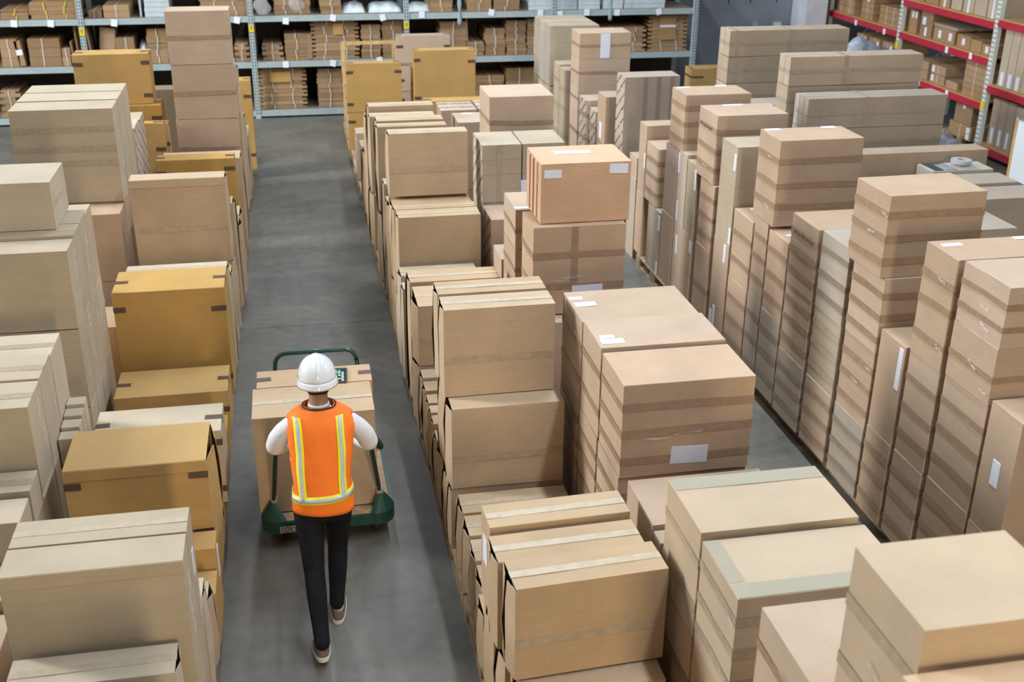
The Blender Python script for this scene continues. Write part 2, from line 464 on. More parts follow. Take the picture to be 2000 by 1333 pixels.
            for f in (.25, .5, .75): on_face(bm, 'F', w, d, h, .5, f, w*.97, .004, t=.001)
            ob('crease_line', bm, tm, root)
        elif t == 'cor':
            for f in (.25, .5, .75):
                bm = bmn(); on_face(bm, 'W', w, d, h, f, .5, .025, h*.94, t=.008); ob('side_ridge', bm, KR[col], root)
            bm = bmn(); crumple(bm, Vector((-w/2, -d*.3, h*.85)), Vector((-1,0,0)), Vector((0,.2,1)).normalized(), .2, .03, rnd); ob('torn_film', bm, FILM2, root)
        elif t == 'dp':
            bm = bmn(); on_face(bm, 'T', w, d, h, .24, .5, .24, d*.9, t=.002); ob('dark_panel', bm, plain('dark_panel', (.05, .05, .06, 1), .5), root)
        elif t == 'st':
            bm = bmn(); on_face(bm, 'F', w, d, h, .12, .75, .2, .03, t=.003); on_face(bm, 'W', w, d, h, .5, .75, d*.98, .03, t=.003); on_face(bm, 'T', w, d, h, .02, .5, .02, d*.98, t=.003); ob('brown_strap', bm, DARKT, root)
        elif t == 't4_': pass
        i += 1
    return root
BOXES = [
 [3.83, 4.52, 4.91, 5.21, 0.13, 0.785, 0, 'tan', 't1', 'tan carton at the right photo edge under the tall white-labelled one'],
 [3.834, 4.52, 4.91, 5.21, 0.785, 1.585, 0, 'tan', 'L:W:.5,.5,.07,.16', 'tall tan carton with white side label cut by the right photo edge'],
 [3.83, 4.62, 5.24, 5.7, 0.13, 0.805, 0, 'tan', 't3', 'triple-taped tan carton at pallet level, nearest full one in the far right row'],
 [3.834, 4.62, 5.24, 5.7, 0.805, 1.525, 0, 'tan', 't3', 'triple-taped carton directly beneath the crumpled-tape pair near the right edge'],
 [3.83, 4.62, 5.24, 5.7, 1.525, 1.888, 0, 'tan', 't1 wr', 'low tan carton with crumpled clear tape beneath the near right top one'],
 [3.834, 4.62, 5.24, 5.7, 1.888, 2.26, 0, 'tan', 't2 wr', 'tan carton with crumpled clear tape topping the near right stack'],
 [3.83, 4.66, 5.76, 6.12, 0.13, 0.772, 0, 'tan', 't3', 'triple-taped carton on the pallet under the stack with two white top labels'],
 [3.834, 4.66, 5.76, 6.12, 0.772, 1.5, 0, 'tan', 't3', 'middle carton of the stack with two white top labels near the right edge'],
 [3.83, 4.66, 5.76, 6.12, 1.5, 2.24, 0, 'tan', 't3 wr L:T:.14,.75,.13,.05 L:T:.75,.9,.1,.05', 'tall carton with white labels on its top and torn clear tape on its side'],
 [3.83, 4.6, 6.17, 6.5, 0.13, 0.76, 0, 'tan', 't3', 'grey-brown taped carton under the untaped carton with a long white label'],
 [3.834, 4.6, 6.17, 6.5, 0.76, 1.49, 0, 'tan', 'L:W:.86,.76,.05,.30', 'untaped carton with a long white vertical label folded over its top corner'],
 [3.83, 4.52, 6.54, 6.99, 0.13, 0.7, 0, 'grey', 't3', 'lowest carton beneath the big leaning carton of the far right row'],
 [3.834, 4.52, 6.54, 6.99, 0.7, 1.28, 0, 'tan', 't3 wr', 'triple-taped carton second above the pallet beneath the big leaning carton'],
 [3.83, 4.52, 6.54, 6.99, 1.28, 1.83, 0, 'tan', 't3', 'triple-taped carton directly carrying the big leaning carton with frayed tape'],
 [3.79, 4.49, 6.56, 7.02, 1.832, 2.405, 1, 'tan', 't3 wr', 'big carton with three frayed tape bands leaning out atop the far right row'],
 [3.83, 4.52, 7.06, 7.5, 0.13, 0.69, 0, 'tan', 't3', 'taped carton on the pallet two below the greyish carton beside the leaning one'],
 [3.834, 4.52, 7.06, 7.5, 0.69, 1.265, 0, 'pale', 't3', 'paler carton in the middle directly below the greyish top carton'],
 [3.83, 4.52, 7.06, 7.5, 1.265, 1.865, 0, 'grey', 't3', 'greyish carton topping its stack, left of the big leaning carton'],
 [3.83, 4.5, 7.57, 8.04, 0.12, 0.69, 0, 'grey', 't3', 'grey-brown carton on the pallet under the carton with printed tape'],
 [3.834, 4.5, 7.57, 8.04, 0.69, 1.26, 0, 'tan', 't3', 'middle carton of the stack topped by the carton with printed tape'],
 [3.83, 4.5, 7.57, 8.04, 1.26, 1.84, 0, 'tan', 't3 pt', 'top carton with words printed on its brown tape bands'],
 [3.83, 4.52, 8.07, 8.46, 0.13, 0.872, 0, 'grey', 't3', 'tall greyish carton with a pale worn top edge at pallet level'],
 [3.834, 4.52, 8.07, 8.46, 0.872, 1.567, 0, 'pink', 't3 L:T:.2,.5,.14,.05', 'narrow pinkish carton with a white top label right of the tall standing-out one'],
 [3.83, 4.52, 8.49, 8.77, 0.13, 0.905, 0, 'grey', 't3', 'tall narrow grey carton with pale top edge, near where the aisle floor shows'],
 [3.834, 4.52, 8.49, 8.77, 0.905, 1.595, 0, 'tan', 't3', 'narrow taped carton under the three-band carton with chipped top edge'],
 [3.83, 4.55, 8.4, 8.83, 1.6, 2.32, 0, 'tan', 't3 wr L:T:.13,.9,.12,.06 L:T:.82,.92,.12,.06', 'tall carton with three tape bands and two white top labels at the far right row'],
 [3.83, 4.52, 8.8, 9.24, 0.13, 0.88, 0, 'pink', 't3', 'reddish triple-taped carton standing on the pallet below a label-topped one'],
 [3.834, 4.52, 8.8, 9.24, 0.88, 1.51, 0, 'tan', 't2 L:T:.3,.85,.15,.06', 'lower carton with a white label on its open top, beside a tall pale one'],
 [3.83, 4.4, 9.28, 9.66, 0.13, 1.13, 0, 'tan', 'L:W:.75,.9,.05,.17 L:W:.35,.22,.05,.22 L:W:.15,.15,.05,.22', 'tall plain carton with three white side labels standing at aisle level'],
 [3.834, 4.4, 9.28, 9.66, 1.13, 2.05, 0, 'pale', 'L:W:.9,.84,.045,.15 L:W:.93,.1,.045,.15', 'tall pale untaped carton with white labels at two corners'],
 [3.83, 4.5, 9.76, 10.14, 0.13, 0.905, 0, 'tan', 't1', 'plain carton at aisle level left of the three-label carton'],
 [3.834, 4.5, 9.76, 10.14, 0.905, 1.555, 0, 'pink', 't3', 'pinkish triple-taped carton below the carton with printed brown tape'],
 [3.83, 4.52, 9.81, 10.29, 1.56, 2.21, 0, 'tan', 't3 pt wr L:T:.45,.92,.2,.05', 'carton with dark words on its tape and a white label on its far top edge'],
 [3.83, 4.52, 10.26, 10.8, 0.13, 0.89, 0, 'tan', 'L:W:.95,.86,.05,.12 L:W:.2,.72,.05,.2', 'wide plain carton with two white side labels, lower in the stack'],
 [3.83, 4.52, 10.26, 10.52, 0.89, 1.625, 0, 'pale', 'L:W:.95,.8,.04,.2', 'thin pale carton holding a narrow folded white label'],
 [3.83, 4.52, 10.54, 10.8, 0.89, 1.66, 0, 'pale', 'L:W:.1,.82,.04,.2 L:W:.2,.18,.03,.2', 'thin pale carton standing behind the one with a folded white label'],
 [3.83, 4.52, 10.83, 11.22, 0.13, 0.9, 0, 'tan', '', 'mostly hidden carton at the bottom behind the wide two-label carton'],
 [3.834, 4.52, 10.83, 11.22, 0.9, 1.64, 0, 'tan', '', 'mostly hidden carton under the tall carton with three bands and strap loop'],
 [3.83, 4.51, 10.7, 11.13, 1.645, 2.22, 0, 'tan', 't3 L:T:.15,.9,.14,.05 L:T:.75,.95,.12,.05', 'carton with torn tape loop on its side and two small white top labels'],
 [3.83, 4.3, 11.26, 11.69, 0.13, 0.84, 0, 'pale', 'L:W:.92,.82,.06,.16 L:W:.9,.1,.06,.14', 'short carton with white side label at the far pallet end'],
 [3.83, 4.25, 11.44, 11.86, 0.845, 1.49, 0, 'tan', 't3', 'short narrow carton with double tape bands standing on a labelled carton'],
 [3.83, 4.35, 11.9, 12.16, 0.13, 0.85, 0, 'pink', '', 'reddish plain carton low behind the short labelled one'],
 [3.834, 4.35, 11.9, 12.16, 0.85, 1.64, 0, 'tan', 'L:W:.9,.5,.05,.16', 'pale carton with one white side label behind the short narrow one'],
 [3.83, 4.3, 12.2, 12.5, 0.0, 0.95, 0, 'pale', '', 'pale tall carton standing just past the far end of the pallet'],
 [3.834, 4.3, 12.2, 12.5, 0.95, 1.2, 0, 'tan', '', 'small carton lying on the pale tall one at the far pallet end'],
 [3.83, 4.5, 12.82, 13.15, 0.0, 0.58, 0, 'grey', '', 'greyish carton supporting the tall stretch-wrapped printed carton'],
 [3.83, 4.5, 12.82, 13.15, 0.585, 2.0, 0, 'printL', 'tv3 L:F:.82,.35,.12,.3 prW wr', 'tall carton in worn wrap with vertical brown tape and a barcode sheet'],
 [3.83, 4.05, 13.6, 13.98, 0.0, 0.99, 0, 'tan', '', 'narrow plain carton under the one with a small white side label'],
 [3.83, 4.05, 13.6, 13.98, 1.0, 1.61, 0, 'tan', 'L:W:.45,.25,.1,.2', 'narrow brown carton with one white side label, beside the printed cartons'],
 [3.83, 4.1, 14.05, 14.36, 0.0, 1.33, 0, 'pinkp', 't4 prW', 'carton printed with black slanted letters, right one of the pair'],
 [3.8, 4.1, 14.42, 14.8, 0.0, 1.4, 0, 'pinkp', 't4 prW', 'carton printed with black slanted letters, left one of the pair'],
 [3.83, 4.54, 15.0, 15.45, 1.83, 2.17, 0, 'tan', 't1 L:F:.5,.5,.13,.32', 'top carton with a white barcode sheet over its front, far stack'],
 [3.83, 4.54, 15.0, 15.45, 1.47, 1.83, 0, 'tan', 't1 ', 'second carton down beneath the barcode-sheet carton of the far stack'],
 [3.83, 4.54, 15.0, 15.45, 1.12, 1.47, 0, 'tan', 't1 ', 'third carton down beneath the barcode-sheet carton'],
 [3.83, 4.54, 15.0, 15.45, 0.56, 1.12, 0, 'tan', 't1 ', 'lowest seen carton beneath the barcode-sheet carton'],
 [3.83, 4.54, 15.0, 15.45, 0.0, 0.555, 0, 'tan', '', 'hidden bottom carton of the far barcode-sheet stack'],
 [3.83, 4.2, 15.8, 16.12, 0.0, 1.54, 0, 'pale', 't4', 'narrow pale multi-taped carton left of the far barcode-sheet stack'],
 [3.83, 4.2, 16.15, 16.47, 0.0, 1.56, 0, 'pale', 't4', 'second narrow pale multi-taped carton, tucked behind its twin'],
 [3.83, 4.58, 16.78, 17.13, 0.005, 1.12, 0, 'pale', 'wrapW', 'nearest of three lower cartons bound in stretch film before the grey rack'],
 [3.83, 4.58, 17.15, 17.5, 0.005, 1.12, 0, 'pale', 'wrapW', 'middle of three lower cartons bound in stretch film before the grey rack'],
 [3.83, 4.58, 17.52, 17.87, 0.005, 1.12, 0, 'pale', '', 'farthest of three lower cartons bound in stretch film before the grey rack'],
 [3.83, 4.58, 16.78, 17.13, 1.135, 2.01, 0, 'pale', 'wrapW', 'nearest of three upper cartons bound in stretch film before the grey rack'],
 [3.83, 4.58, 17.15, 17.5, 1.135, 2.01, 0, 'pale', 'wrapW', 'middle of three upper cartons bound in stretch film before the grey rack'],
 [3.83, 4.58, 17.52, 17.87, 1.135, 2.01, 0, 'pale', '', 'farthest of three upper cartons bound in stretch film before the grey rack'],
 [1.69, 2.46, 5.4, 5.85, 1.18, 1.765, 0, 'pink', 't3 wrF L:F:.53,.2,.22,.11', 'large pinkish carton with wide tape bands and a printed white sheet, mid picture'],
 [1.69, 2.46, 5.88, 6.31, 1.18, 1.78, 0, 'tan', 't2 L:T:.12,.2,.14,.07 L:T:.1,.36,.09,.05', 'middle of the three flush carton tops, two white slips at its near left corner'],
 [1.69, 2.46, 6.33, 6.85, 1.18, 1.76, 0, 'tan', 't2 wr L:T:.12,.55,.14,.07 L:T:.07,.76,.09,.05', 'farthest of the three flush carton tops, two white slips on top'],
 [1.69, 2.46, 5.42, 5.87, 0.6, 1.172, 0, 'tan', 't3', 'nearest of the three taped cartons supporting the flush-topped trio'],
 [1.69, 2.46, 5.42, 5.87, 0.0, 0.595, 0, 'tan', 't2', 'nearest of the three floor cartons deep in the gap beside the trio'],
 [1.69, 2.46, 5.9, 6.33, 0.6, 1.172, 0, 'tan', 't3', 'middle of the three taped cartons supporting the flush-topped trio'],
 [1.69, 2.46, 5.9, 6.33, 0.0, 0.595, 0, 'tan', 't2', 'middle of the three floor cartons deep in the gap beside the trio'],
 [1.69, 2.46, 6.37, 6.85, 0.6, 1.172, 0, 'tan', 't3', 'farthest of the three taped cartons supporting the flush-topped trio'],
 [1.69, 2.46, 6.37, 6.85, 0.0, 0.595, 0, 'tan', 't2', 'farthest of the three floor cartons deep in the gap beside the trio'],
 [1.69, 2.46, 4.78, 5.24, 0.62, 1.26, 0, 'tan', 't2', 'plain carton low between the label-sheet carton and the two wide pale tops'],
 [1.69, 2.46, 4.78, 5.24, 0.0, 0.615, 0, 'tan', '', 'floor carton beneath the low plain one between the big stacks'],
 [1.69, 2.46, 4.64, 4.76, 0.0, 1.24, 0, 'pale', '', 'slim carton edge wedged left of the wide pale tops'],
 [1.69, 2.46, 4.12, 4.6, 1.05, 1.64, 0, 'wide', 't2 wg L:W:.2,.1,.05,.05', 'wide pale-topped carton with a greenish tape stripe along its far edge'],
 [1.69, 2.48, 3.66, 4.1, 1.05, 1.61, 0, 'wide', 't3 wr wg', 'wide pale-topped carton with greenish tape along its near and left edges'],
 [1.69, 2.46, 4.12, 4.6, 0.5, 1.045, 0, 'pink', 't1', 'pinkish carton under the farther wide pale-topped one'],
 [1.69, 2.46, 4.12, 4.6, 0.0, 0.495, 0, 'tan', '', 'bottom carton under the farther wide pale-topped stack'],
 [1.69, 2.46, 3.66, 4.1, 0.5, 1.045, 0, 'pink', 't1', 'pinkish carton under the nearer wide pale-topped one'],
 [1.69, 2.46, 3.66, 4.1, 0.0, 0.495, 0, 'tan', '', 'bottom carton under the nearer wide pale-topped stack'],
 [1.69, 2.4, 2.97, 3.44, 1.15, 1.735, 0, 'tan', 't2 wr', 'bare-topped carton at the bottom edge, left of the big foreground carton'],
 [1.69, 2.4, 2.97, 3.44, 0.58, 1.145, 0, 'tan', '', 'carton under the bare-topped one at the bottom edge'],
 [1.69, 2.4, 2.97, 3.44, 0.0, 0.575, 0, 'tan', '', 'floor carton under the bare-topped one at the bottom edge'],
 [1.69, 2.225, 2.39, 2.83, 1.8, 2.425, 0, 'near', 't2 wr', 'big foreground carton with a broad smooth top at the bottom right'],
 [1.69, 2.225, 2.39, 2.83, 1.2, 1.795, 0, 'tan', '', 'carton under the big foreground one at the bottom right'],
 [1.69, 2.225, 2.39, 2.83, 0.6, 1.195, 0, 'tan', '', 'second carton below the big foreground one'],
 [1.69, 2.225, 2.39, 2.83, 0.0, 0.595, 0, 'tan', '', 'floor carton below the big foreground one'],
 [1.62, 2.3, 1.95, 2.36, 1.72, 2.3, 0, 'orangep', '', 'carton top cut by the bottom right corner of the photo'],
 [1.62, 2.3, 1.95, 2.36, 0.86, 1.715, 0, 'tan', '', 'carton under the one in the bottom right corner'],
 [1.62, 2.3, 1.95, 2.36, 0.0, 0.855, 0, 'tan', '', 'floor carton under the one in the bottom right corner'],
 [1.84, 2.52, 7.72, 8.5, 0.6, 1.17, 0, 'tan', '', 'broad plain top just behind the two tied pale cartons'],
 [1.84, 2.52, 7.72, 8.5, 0.0, 0.595, 0, 'tan', '', 'floor carton under the broad plain top'],
 [1.7, 2.41, 7.86, 8.28, 1.178, 1.88, 0, 'pink', 't2 tvF wrF L:F:.6,.22,.24,.15', 'reddish carton with a printed white sheet under the one with three labels'],
 [1.765, 2.45, 7.93, 8.45, 1.885, 2.34, 0, 'red', 'L:F:.13,.83,.13,.06 L:F:.86,.88,.14,.07 L:T:.45,.6,.28,.09 cor', 'reddish carton on top with three white labels and a torn left edge'],
 [1.7, 2.3, 8.55, 9.05, 1.13, 1.47, 0, 'tan', 't1', 'lower small carton left of the reddish pair'],
 [1.7, 2.3, 8.55, 9.05, 1.475, 1.81, 0, 'tan', 't1 L:T:.1,.1,.12,.05', 'small carton with a white slip on its near top edge, left of the reddish pair'],
 [1.7, 2.3, 8.55, 9.05, 0.0, 1.125, 0, 'tan', '', 'tall carton hidden under the small ones left of the reddish pair'],
 [1.69, 2.46, 9.1, 9.5, 0.0, 1.2, 0, 'tan', '', 'bare carton low in the gap left of the small taped pair'],
 [1.69, 2.46, 9.62, 10.07, 0.6, 1.39, 0, 'pinkp', 't1 prW L:T:.4,.12,.13,.05', 'carton with printed left side and white slip below the greenish top'],
 [1.69, 2.46, 9.62, 10.07, 0.0, 0.595, 0, 'pinkp', 'prW', 'floor carton with printed left side below the greenish top'],
 [1.69, 2.06, 10.1, 10.62, 1.4, 1.95, 0, 'green', 'tv1 prW h3', 'greenish-topped carton with printed left side and vertical tape'],
 [2.07, 2.47, 10.1, 10.62, 1.4, 1.95, 0, 'green', 'h3 L:F:.1,.2,.1,.2', 'greenish-topped carton right of its printed twin, white sheet on front'],
 [1.69, 2.06, 10.1, 10.62, 0.7, 1.395, 0, 'green', 'h3', 'carton beneath the printed greenish-topped one'],
 [2.07, 2.47, 10.1, 10.62, 0.7, 1.395, 0, 'green', 'h3', 'carton beneath the greenish-topped one with the white sheet'],
 [1.69, 2.46, 10.1, 10.62, 0.0, 0.695, 0, 'green', '', 'floor carton beneath the greenish pair'],
 [1.9, 2.54, 10.9, 11.5, 1.7, 2.22, 0, 'tan', 't1 wrL L:F:.5,.1,.14,.06', 'tall-standing carton with clean pale top and bottom white slip, behind the greenish pair'],
 [1.9, 2.54, 10.9, 11.5, 0.85, 1.695, 0, 'tan', '', 'middle carton beneath the clean pale-topped one'],
 [1.9, 2.54, 10.9, 11.5, 0.0, 0.845, 0, 'tan', '', 'floor carton beneath the clean pale-topped one'],
 [1.85, 2.55, 12.69, 13.2, 0.0, 0.78, 0, 'tan', '', 'floor carton under the one with a white top slip by the thin pairs'],
 [1.85, 2.55, 12.69, 13.2, 0.785, 1.57, 0, 'tan', 'L:T:.25,.9,.12,.05', 'carton with a white slip on its top behind the thin pairs'],
 [1.8, 2.25, 13.8, 14.3, 0.0, 1.47, 0, 'pinkp', 'prT', 'carton with dark slanted print across its top, left one'],
 [2.27, 2.75, 13.8, 14.3, 0.0, 1.48, 0, 'pinkp', 'prT', 'carton with dark slanted print across its top, right one'],
 [1.78, 2.75, 15.25, 15.5, 0.0, 1.28, 0, 'orange', 'co', 'long slim dark-taped carton standing crosswise before the orange ones'],
 [0.86, 1.62, 4.3, 4.54, 0.79, 1.32, 3, 'tanw', 'tm seam flap', 'nearest thin carton of the middle row, bulging end flap and clear top tape'],
 [0.83, 1.59, 4.57, 4.81, 0.76, 1.285, 2, 'tanw', 'tm seam flap', 'second thin carton behind the bulging foreground one'],
 [0.84, 1.59, 4.85, 5.07, 0.76, 1.305, 2, 'tanw', 'seam L:W:.5,.62,.1,.16', 'third thin carton from the front with a white label on its end'],
 [0.88, 1.6, 4.18, 4.44, 0.14, 0.775, 0, 'tanw', 'seam flap', 'lower thin carton supporting the bulging foreground one'],
 [0.86, 1.6, 4.48, 4.74, 0.14, 0.74, 0, 'tanw', 'flap', 'lower thin carton just behind the foreground supporting one'],
 [0.86, 1.6, 4.8, 5.1, 0.14, 0.72, 0, 'tanw', 'flap L:W:.5,.5,.1,.1', 'third lower thin carton from the front beside the aisle'],
 [0.86, 1.6, 5.14, 5.33, 0.14, 0.54, 0, 'tanw', 'flap', 'short thin carton in front of the low gap beside the aisle'],
 [0.89, 1.6, 5.36, 5.59, 0.14, 0.56, 0, 'tanw', 'seam flap ', 'first low thin carton counted from the near end of the sunken run'],
 [0.89, 1.6, 5.6, 5.83, 0.14, 0.58, 0, 'tanw', 'seam flap ', 'second low thin carton counted from the near end of the sunken run'],
 [0.89, 1.6, 5.84, 6.07, 0.14, 0.6, 0, 'tanw', 'seam flap ', 'third low thin carton counted from the near end of the sunken run'],
 [0.89, 1.6, 6.1, 6.33, 0.14, 0.6, 0, 'tanw', 'seam flap L:W:.5,.75,.09,.16', 'fourth low thin carton counted from the near end of the sunken run'],
 [0.86, 1.6, 6.41, 6.53, 0.14, 0.595, 0, 'tanw', 'flap', 'thin floor carton under the tall thin one with a sagging cord line'],
 [0.86, 1.6, 6.56, 6.82, 0.14, 0.595, 0, 'tanw', 'flap', 'thin floor carton under the two tied pale thin cartons, near one'],
 [0.86, 1.6, 6.85, 7.11, 0.14, 0.595, 0, 'tanw', 'flap', 'thin floor carton under the two tied pale thin cartons, far one'],
 [0.87, 1.61, 6.4, 6.66, 0.6, 1.185, 0, 'tanw', 'tm flap L:W:.5,.4,.09,.2', 'wide-fronted thin carton below the two-carton top, tape line across it'],
 [0.87, 1.6, 6.69, 7.11, 0.6, 1.185, 0, 'tanw', 'flap', 'carton standing behind the wide-fronted thin one'],
 [0.85, 1.575, 6.57, 6.81, 1.19, 1.8, 0, 'tanw', 'tm seam flap L:W:.5,.25,.09,.2', 'front one of two matching pale-topped thin cartons in the middle of the row'],
 [0.85, 1.575, 6.85, 7.08, 1.19, 1.8, 0, 'tanw', 'seam flap', 'rear one of two matching pale-topped thin cartons in the middle of the row'],
 [0.86, 1.6, 7.15, 7.31, 0.14, 0.56, 0, 'tanw', 'flap', 'first of six low thin cartons in the dip beside the aisle'],
 [0.86, 1.6, 7.33, 7.47, 0.14, 0.6, 0, 'tanw', 'flap', 'second of six low thin cartons in the dip beside the aisle'],
 [0.86, 1.6, 7.49, 7.61, 0.14, 0.61, 0, 'tanw', 'flap', 'third of six low thin cartons in the dip beside the aisle'],
 [0.86, 1.6, 7.63, 7.78, 0.14, 0.62, 0, 'tanw', 'flap L:W:.5,.7,.08,.16', 'fourth of six low thin cartons in the dip beside the aisle'],
 [0.86, 1.6, 7.8, 7.97, 0.14, 0.64, 0, 'tanw', 'flap', 'fifth of six low thin cartons in the dip beside the aisle'],
 [0.86, 1.6, 7.99, 8.15, 0.14, 0.66, 0, 'tanw', 'flap', 'sixth of six low thin cartons in the dip beside the aisle'],
 [0.86, 1.6, 8.18, 8.6, 0.14, 0.665, 0, 'tanw', 'flap', 'low carton under the tape-banded thin carton beyond the dip'],
 [0.86, 1.6, 8.18, 8.62, 0.67, 1.185, 0, 'tanw', 'tm seam flap L:W:.6,.7,.08,.14', 'tape-banded thin carton just beyond the dip, first of that run'],
 [0.85, 1.6, 8.65, 8.92, 0.14, 1.21, 0, 'tanw', 'seam flap', 'second thin carton of the run beyond the dip'],
 [0.83, 1.5, 9.05, 9.22, 0.14, 1.0, 0, 'pale', 'flap', 'shorter pale thin carton of the run beyond the dip'],
 [0.84, 1.52, 9.32, 9.55, 0.14, 1.02, 0, 'pale', 'seam flap', 'pale thin carton leaning before the four-carton set'],
 [0.86, 1.6, 9.63, 9.86, 0.7, 1.45, 0, 'tanw', 'tm seam flap', 'near carton of the set of three under the tall single thin one'],
 [0.85, 1.6, 9.88, 10.03, 0.7, 1.45, 0, 'tanw', 'seam flap', 'middle carton of the set of three under the tall single thin one'],
 [0.85, 1.6, 10.05, 10.4, 0.7, 1.425, 0, 'tanw', 'flap', 'far carton of the set of three under the tall single thin one'],
 [0.86, 1.6, 9.63, 10.0, 0.14, 0.695, 0, 'tanw', 'flap L:W:.4,.6,.08,.16', 'floor carton under the near side of the three-carton set'],
 [0.86, 1.6, 10.03, 10.4, 0.14, 0.695, 0, 'tanw', 'flap', 'floor carton under the far side of the three-carton set'],
 [0.85, 1.585, 10.26, 10.45, 1.455, 2.05, 0, 'tanw', 'tm seam flap L:W:.5,.4,.07,.13', 'tall single thin carton standing on three others with a shiny tape line'],
 [0.86, 1.6, 10.5, 10.72, 0.14, 1.3, 0, 'tanw', 'flap', 'thin carton directly behind the tall single one'],
 [0.86, 1.6, 10.8, 11.0, 0.14, 1.25, 0, 'tanw', 'flap', 'short thin carton with open end behind the tall single one'],
 [0.86, 1.6, 11.08, 11.3, 0.14, 1.35, 0, 'pale', 'flap', 'pale thin carton between the tall single one and the ridged pair'],
 [0.85, 1.57, 11.58, 11.75, 0.9, 1.81, 0, 'tanw', 'seam flap', 'near one of the ridged pale pair left behind the tall single carton'],
 [0.86, 1.56, 11.77, 11.98, 0.9, 1.83, 0, 'tanw', 'seam flap', 'far one of the ridged pale pair left behind the tall single carton'],
 [0.86, 1.6, 11.5, 11.98, 0.14, 0.895, 0, 'tanw', 'flap L:W:.6,.6,.08,.16', 'aisle-side carton under the ridged pale pair'],
 [0.85, 1.58, 12.65, 12.85, 0.8, 1.68, 0, 'tanw', 'seam bow', 'bowed thin carton with a curved dark edge, near one'],
 [0.86, 1.6, 12.9, 13.12, 0.8, 1.74, 0, 'tanw', 'seam bow', 'bowed thin carton with a curved dark edge, far one'],
 [0.86, 1.6, 12.6, 13.12, 0.14, 0.795, 0, 'tanw', 'flap', 'aisle-side carton under the bowed pair'],
 [0.86, 1.6, 13.45, 13.7, 0.14, 1.5, 0, 'tanw', 'flap', 'narrow thin carton just left of the bowed pair'],
 [0.86, 1.6, 13.9, 14.3, 0.14, 0.95, 0, 'tanw', 'flap', 'low carton between the bowed pair and the dark-taped orange stack'],
 [0.86, 1.6, 14.5, 15.0, 0.14, 0.85, 0, 'tan', '', 'small low carton by the aisle before the dark-taped orange stack'],
 [0.86, 1.2, 15.6, 15.95, 0.14, 0.8, 0, 'tan', 'L:W:.6,.7,.08,.2', 'low carton with a white end label before the dark-taped orange stack'],
 [0.85, 1.68, 17.38, 17.58, 0.7, 1.43, 0, 'orange', 'co', 'upper orange-brown carton with four dark corner tapes by the far aisle end'],
 [0.85, 1.68, 17.38, 17.58, 0.0, 0.695, 0, 'orange', 'co L:W:.5,.8,.08,.2', 'lower orange-brown carton with dark tapes by the far aisle end'],
 [0.86, 1.68, 17.9, 18.3, 0.0, 0.98, 0, 'orange', 'co', 'slim orange carton peeking out left of the dark-taped stack'],
 [1.86, 2.79, 17.25, 17.5, 0.75, 1.62, 0, 'orange', 'co', 'square orange carton with dark tapes standing in front of the grey rack'],
 [1.86, 2.79, 17.25, 17.5, 0.0, 0.745, 0, 'orange', 'co', 'lower orange carton under the square dark-taped one near the rack'],
 [1.86, 2.7, 17.6, 17.9, 0.0, 1.3, 0, 'orange', 'co', 'orange carton hidden behind the square dark-taped one'],
 [1.75, 2.63, 18.84, 19.05, 0.7, 1.6, 0, 'tan', 'co t1', 'tall tan carton with dark corner tapes standing closest to the grey rack'],
 [1.75, 2.63, 18.84, 19.05, 0.0, 0.695, 0, 'tan', 'co', 'carton under the tan one closest to the grey rack'],
 [-1.45, -0.7, 4.4, 4.62, 0.14, 0.98, 0, 'paleg', 'seam flapR', 'thin pale carton at the bottom left edge in front of the big pair'],
 [-1.46, -0.64, 4.66, 4.89, 0.58, 1.41, 0, 'paleg', 'seam fold wrE', 'front half of the big pale-topped pair at bottom left, creased front'],
 [-1.46, -0.64, 4.91, 5.14, 0.58, 1.41, 0, 'paleg', 'seam wrE L:E:.5,.7,.05,.14', 'rear half of the big pale-topped pair at bottom left'],
 [-1.46, -0.64, 4.66, 5.14, 0.14, 0.575, 0, 'tan', '', 'carton beneath the big pale-topped pair at bottom left'],
 [-1.46, -0.64, 5.2, 5.4, 0.14, 0.8, 0, 'paleg', 'flapR', 'narrow thin carton right behind the big bottom left pair'],
 [-1.46, -0.64, 5.44, 5.62, 0.14, 0.62, 0, 'tan', 'flapR L:E:.4,.7,.06,.12', 'lower thin carton in the dip behind the big bottom left pair'],
 [-1.46, -0.62, 5.66, 5.9, 0.14, 0.5, 0, 'orange', '', 'small orange carton in the dip before the dark-taped one'],
 [-1.46, -0.62, 5.92, 6.12, 0.14, 0.64, 0, 'orange', 'L:E:.5,.7,.06,.2', 'orange carton with a white end label before the dark-taped flat-lidded one'],
 [-1.46, -0.64, 6.16, 6.66, 0.5, 1.105, 0, 'orange', 'co fold flapR', 'flat-lidded orange carton with dark tapes and an open right flap'],
 [-1.46, -0.64, 6.16, 6.66, 0.14, 0.495, 0, 'orange', 'co', 'orange carton under the flat-lidded one with the open flap'],
 [-1.44, -0.61, 7.0, 7.42, 0.3, 0.86, 0, 'paleg', 'co', 'greyish-topped carton with dark tape marks behind the flat-lidded orange one'],
 [-1.46, -0.64, 6.72, 7.42, 0.14, 0.295, 0, 'tan', '', 'low carton under the greyish-topped one'],
 [-1.5, -0.64, 8.31, 8.8, 0.14, 0.525, 0, 'orange', 'co', 'low orange carton with dark tapes in front of the large upright orange one'],
 [-1.46, -0.64, 7.6, 8.1, 0.14, 0.42, 0, 'orange', '', 'small low orange carton seen beside the aisle before the low dark-taped one'],
 [-1.53, -0.64, 9.04, 9.55, 0.14, 1.12, 0, 'orange', 'co', 'large upright orange carton with six dark tape pieces on the left row'],
 [-1.49, -0.64, 9.6, 9.8, 0.14, 1.08, 0, 'paleg', 'seam flapR', 'thin greyish carton tight behind the large upright orange one'],
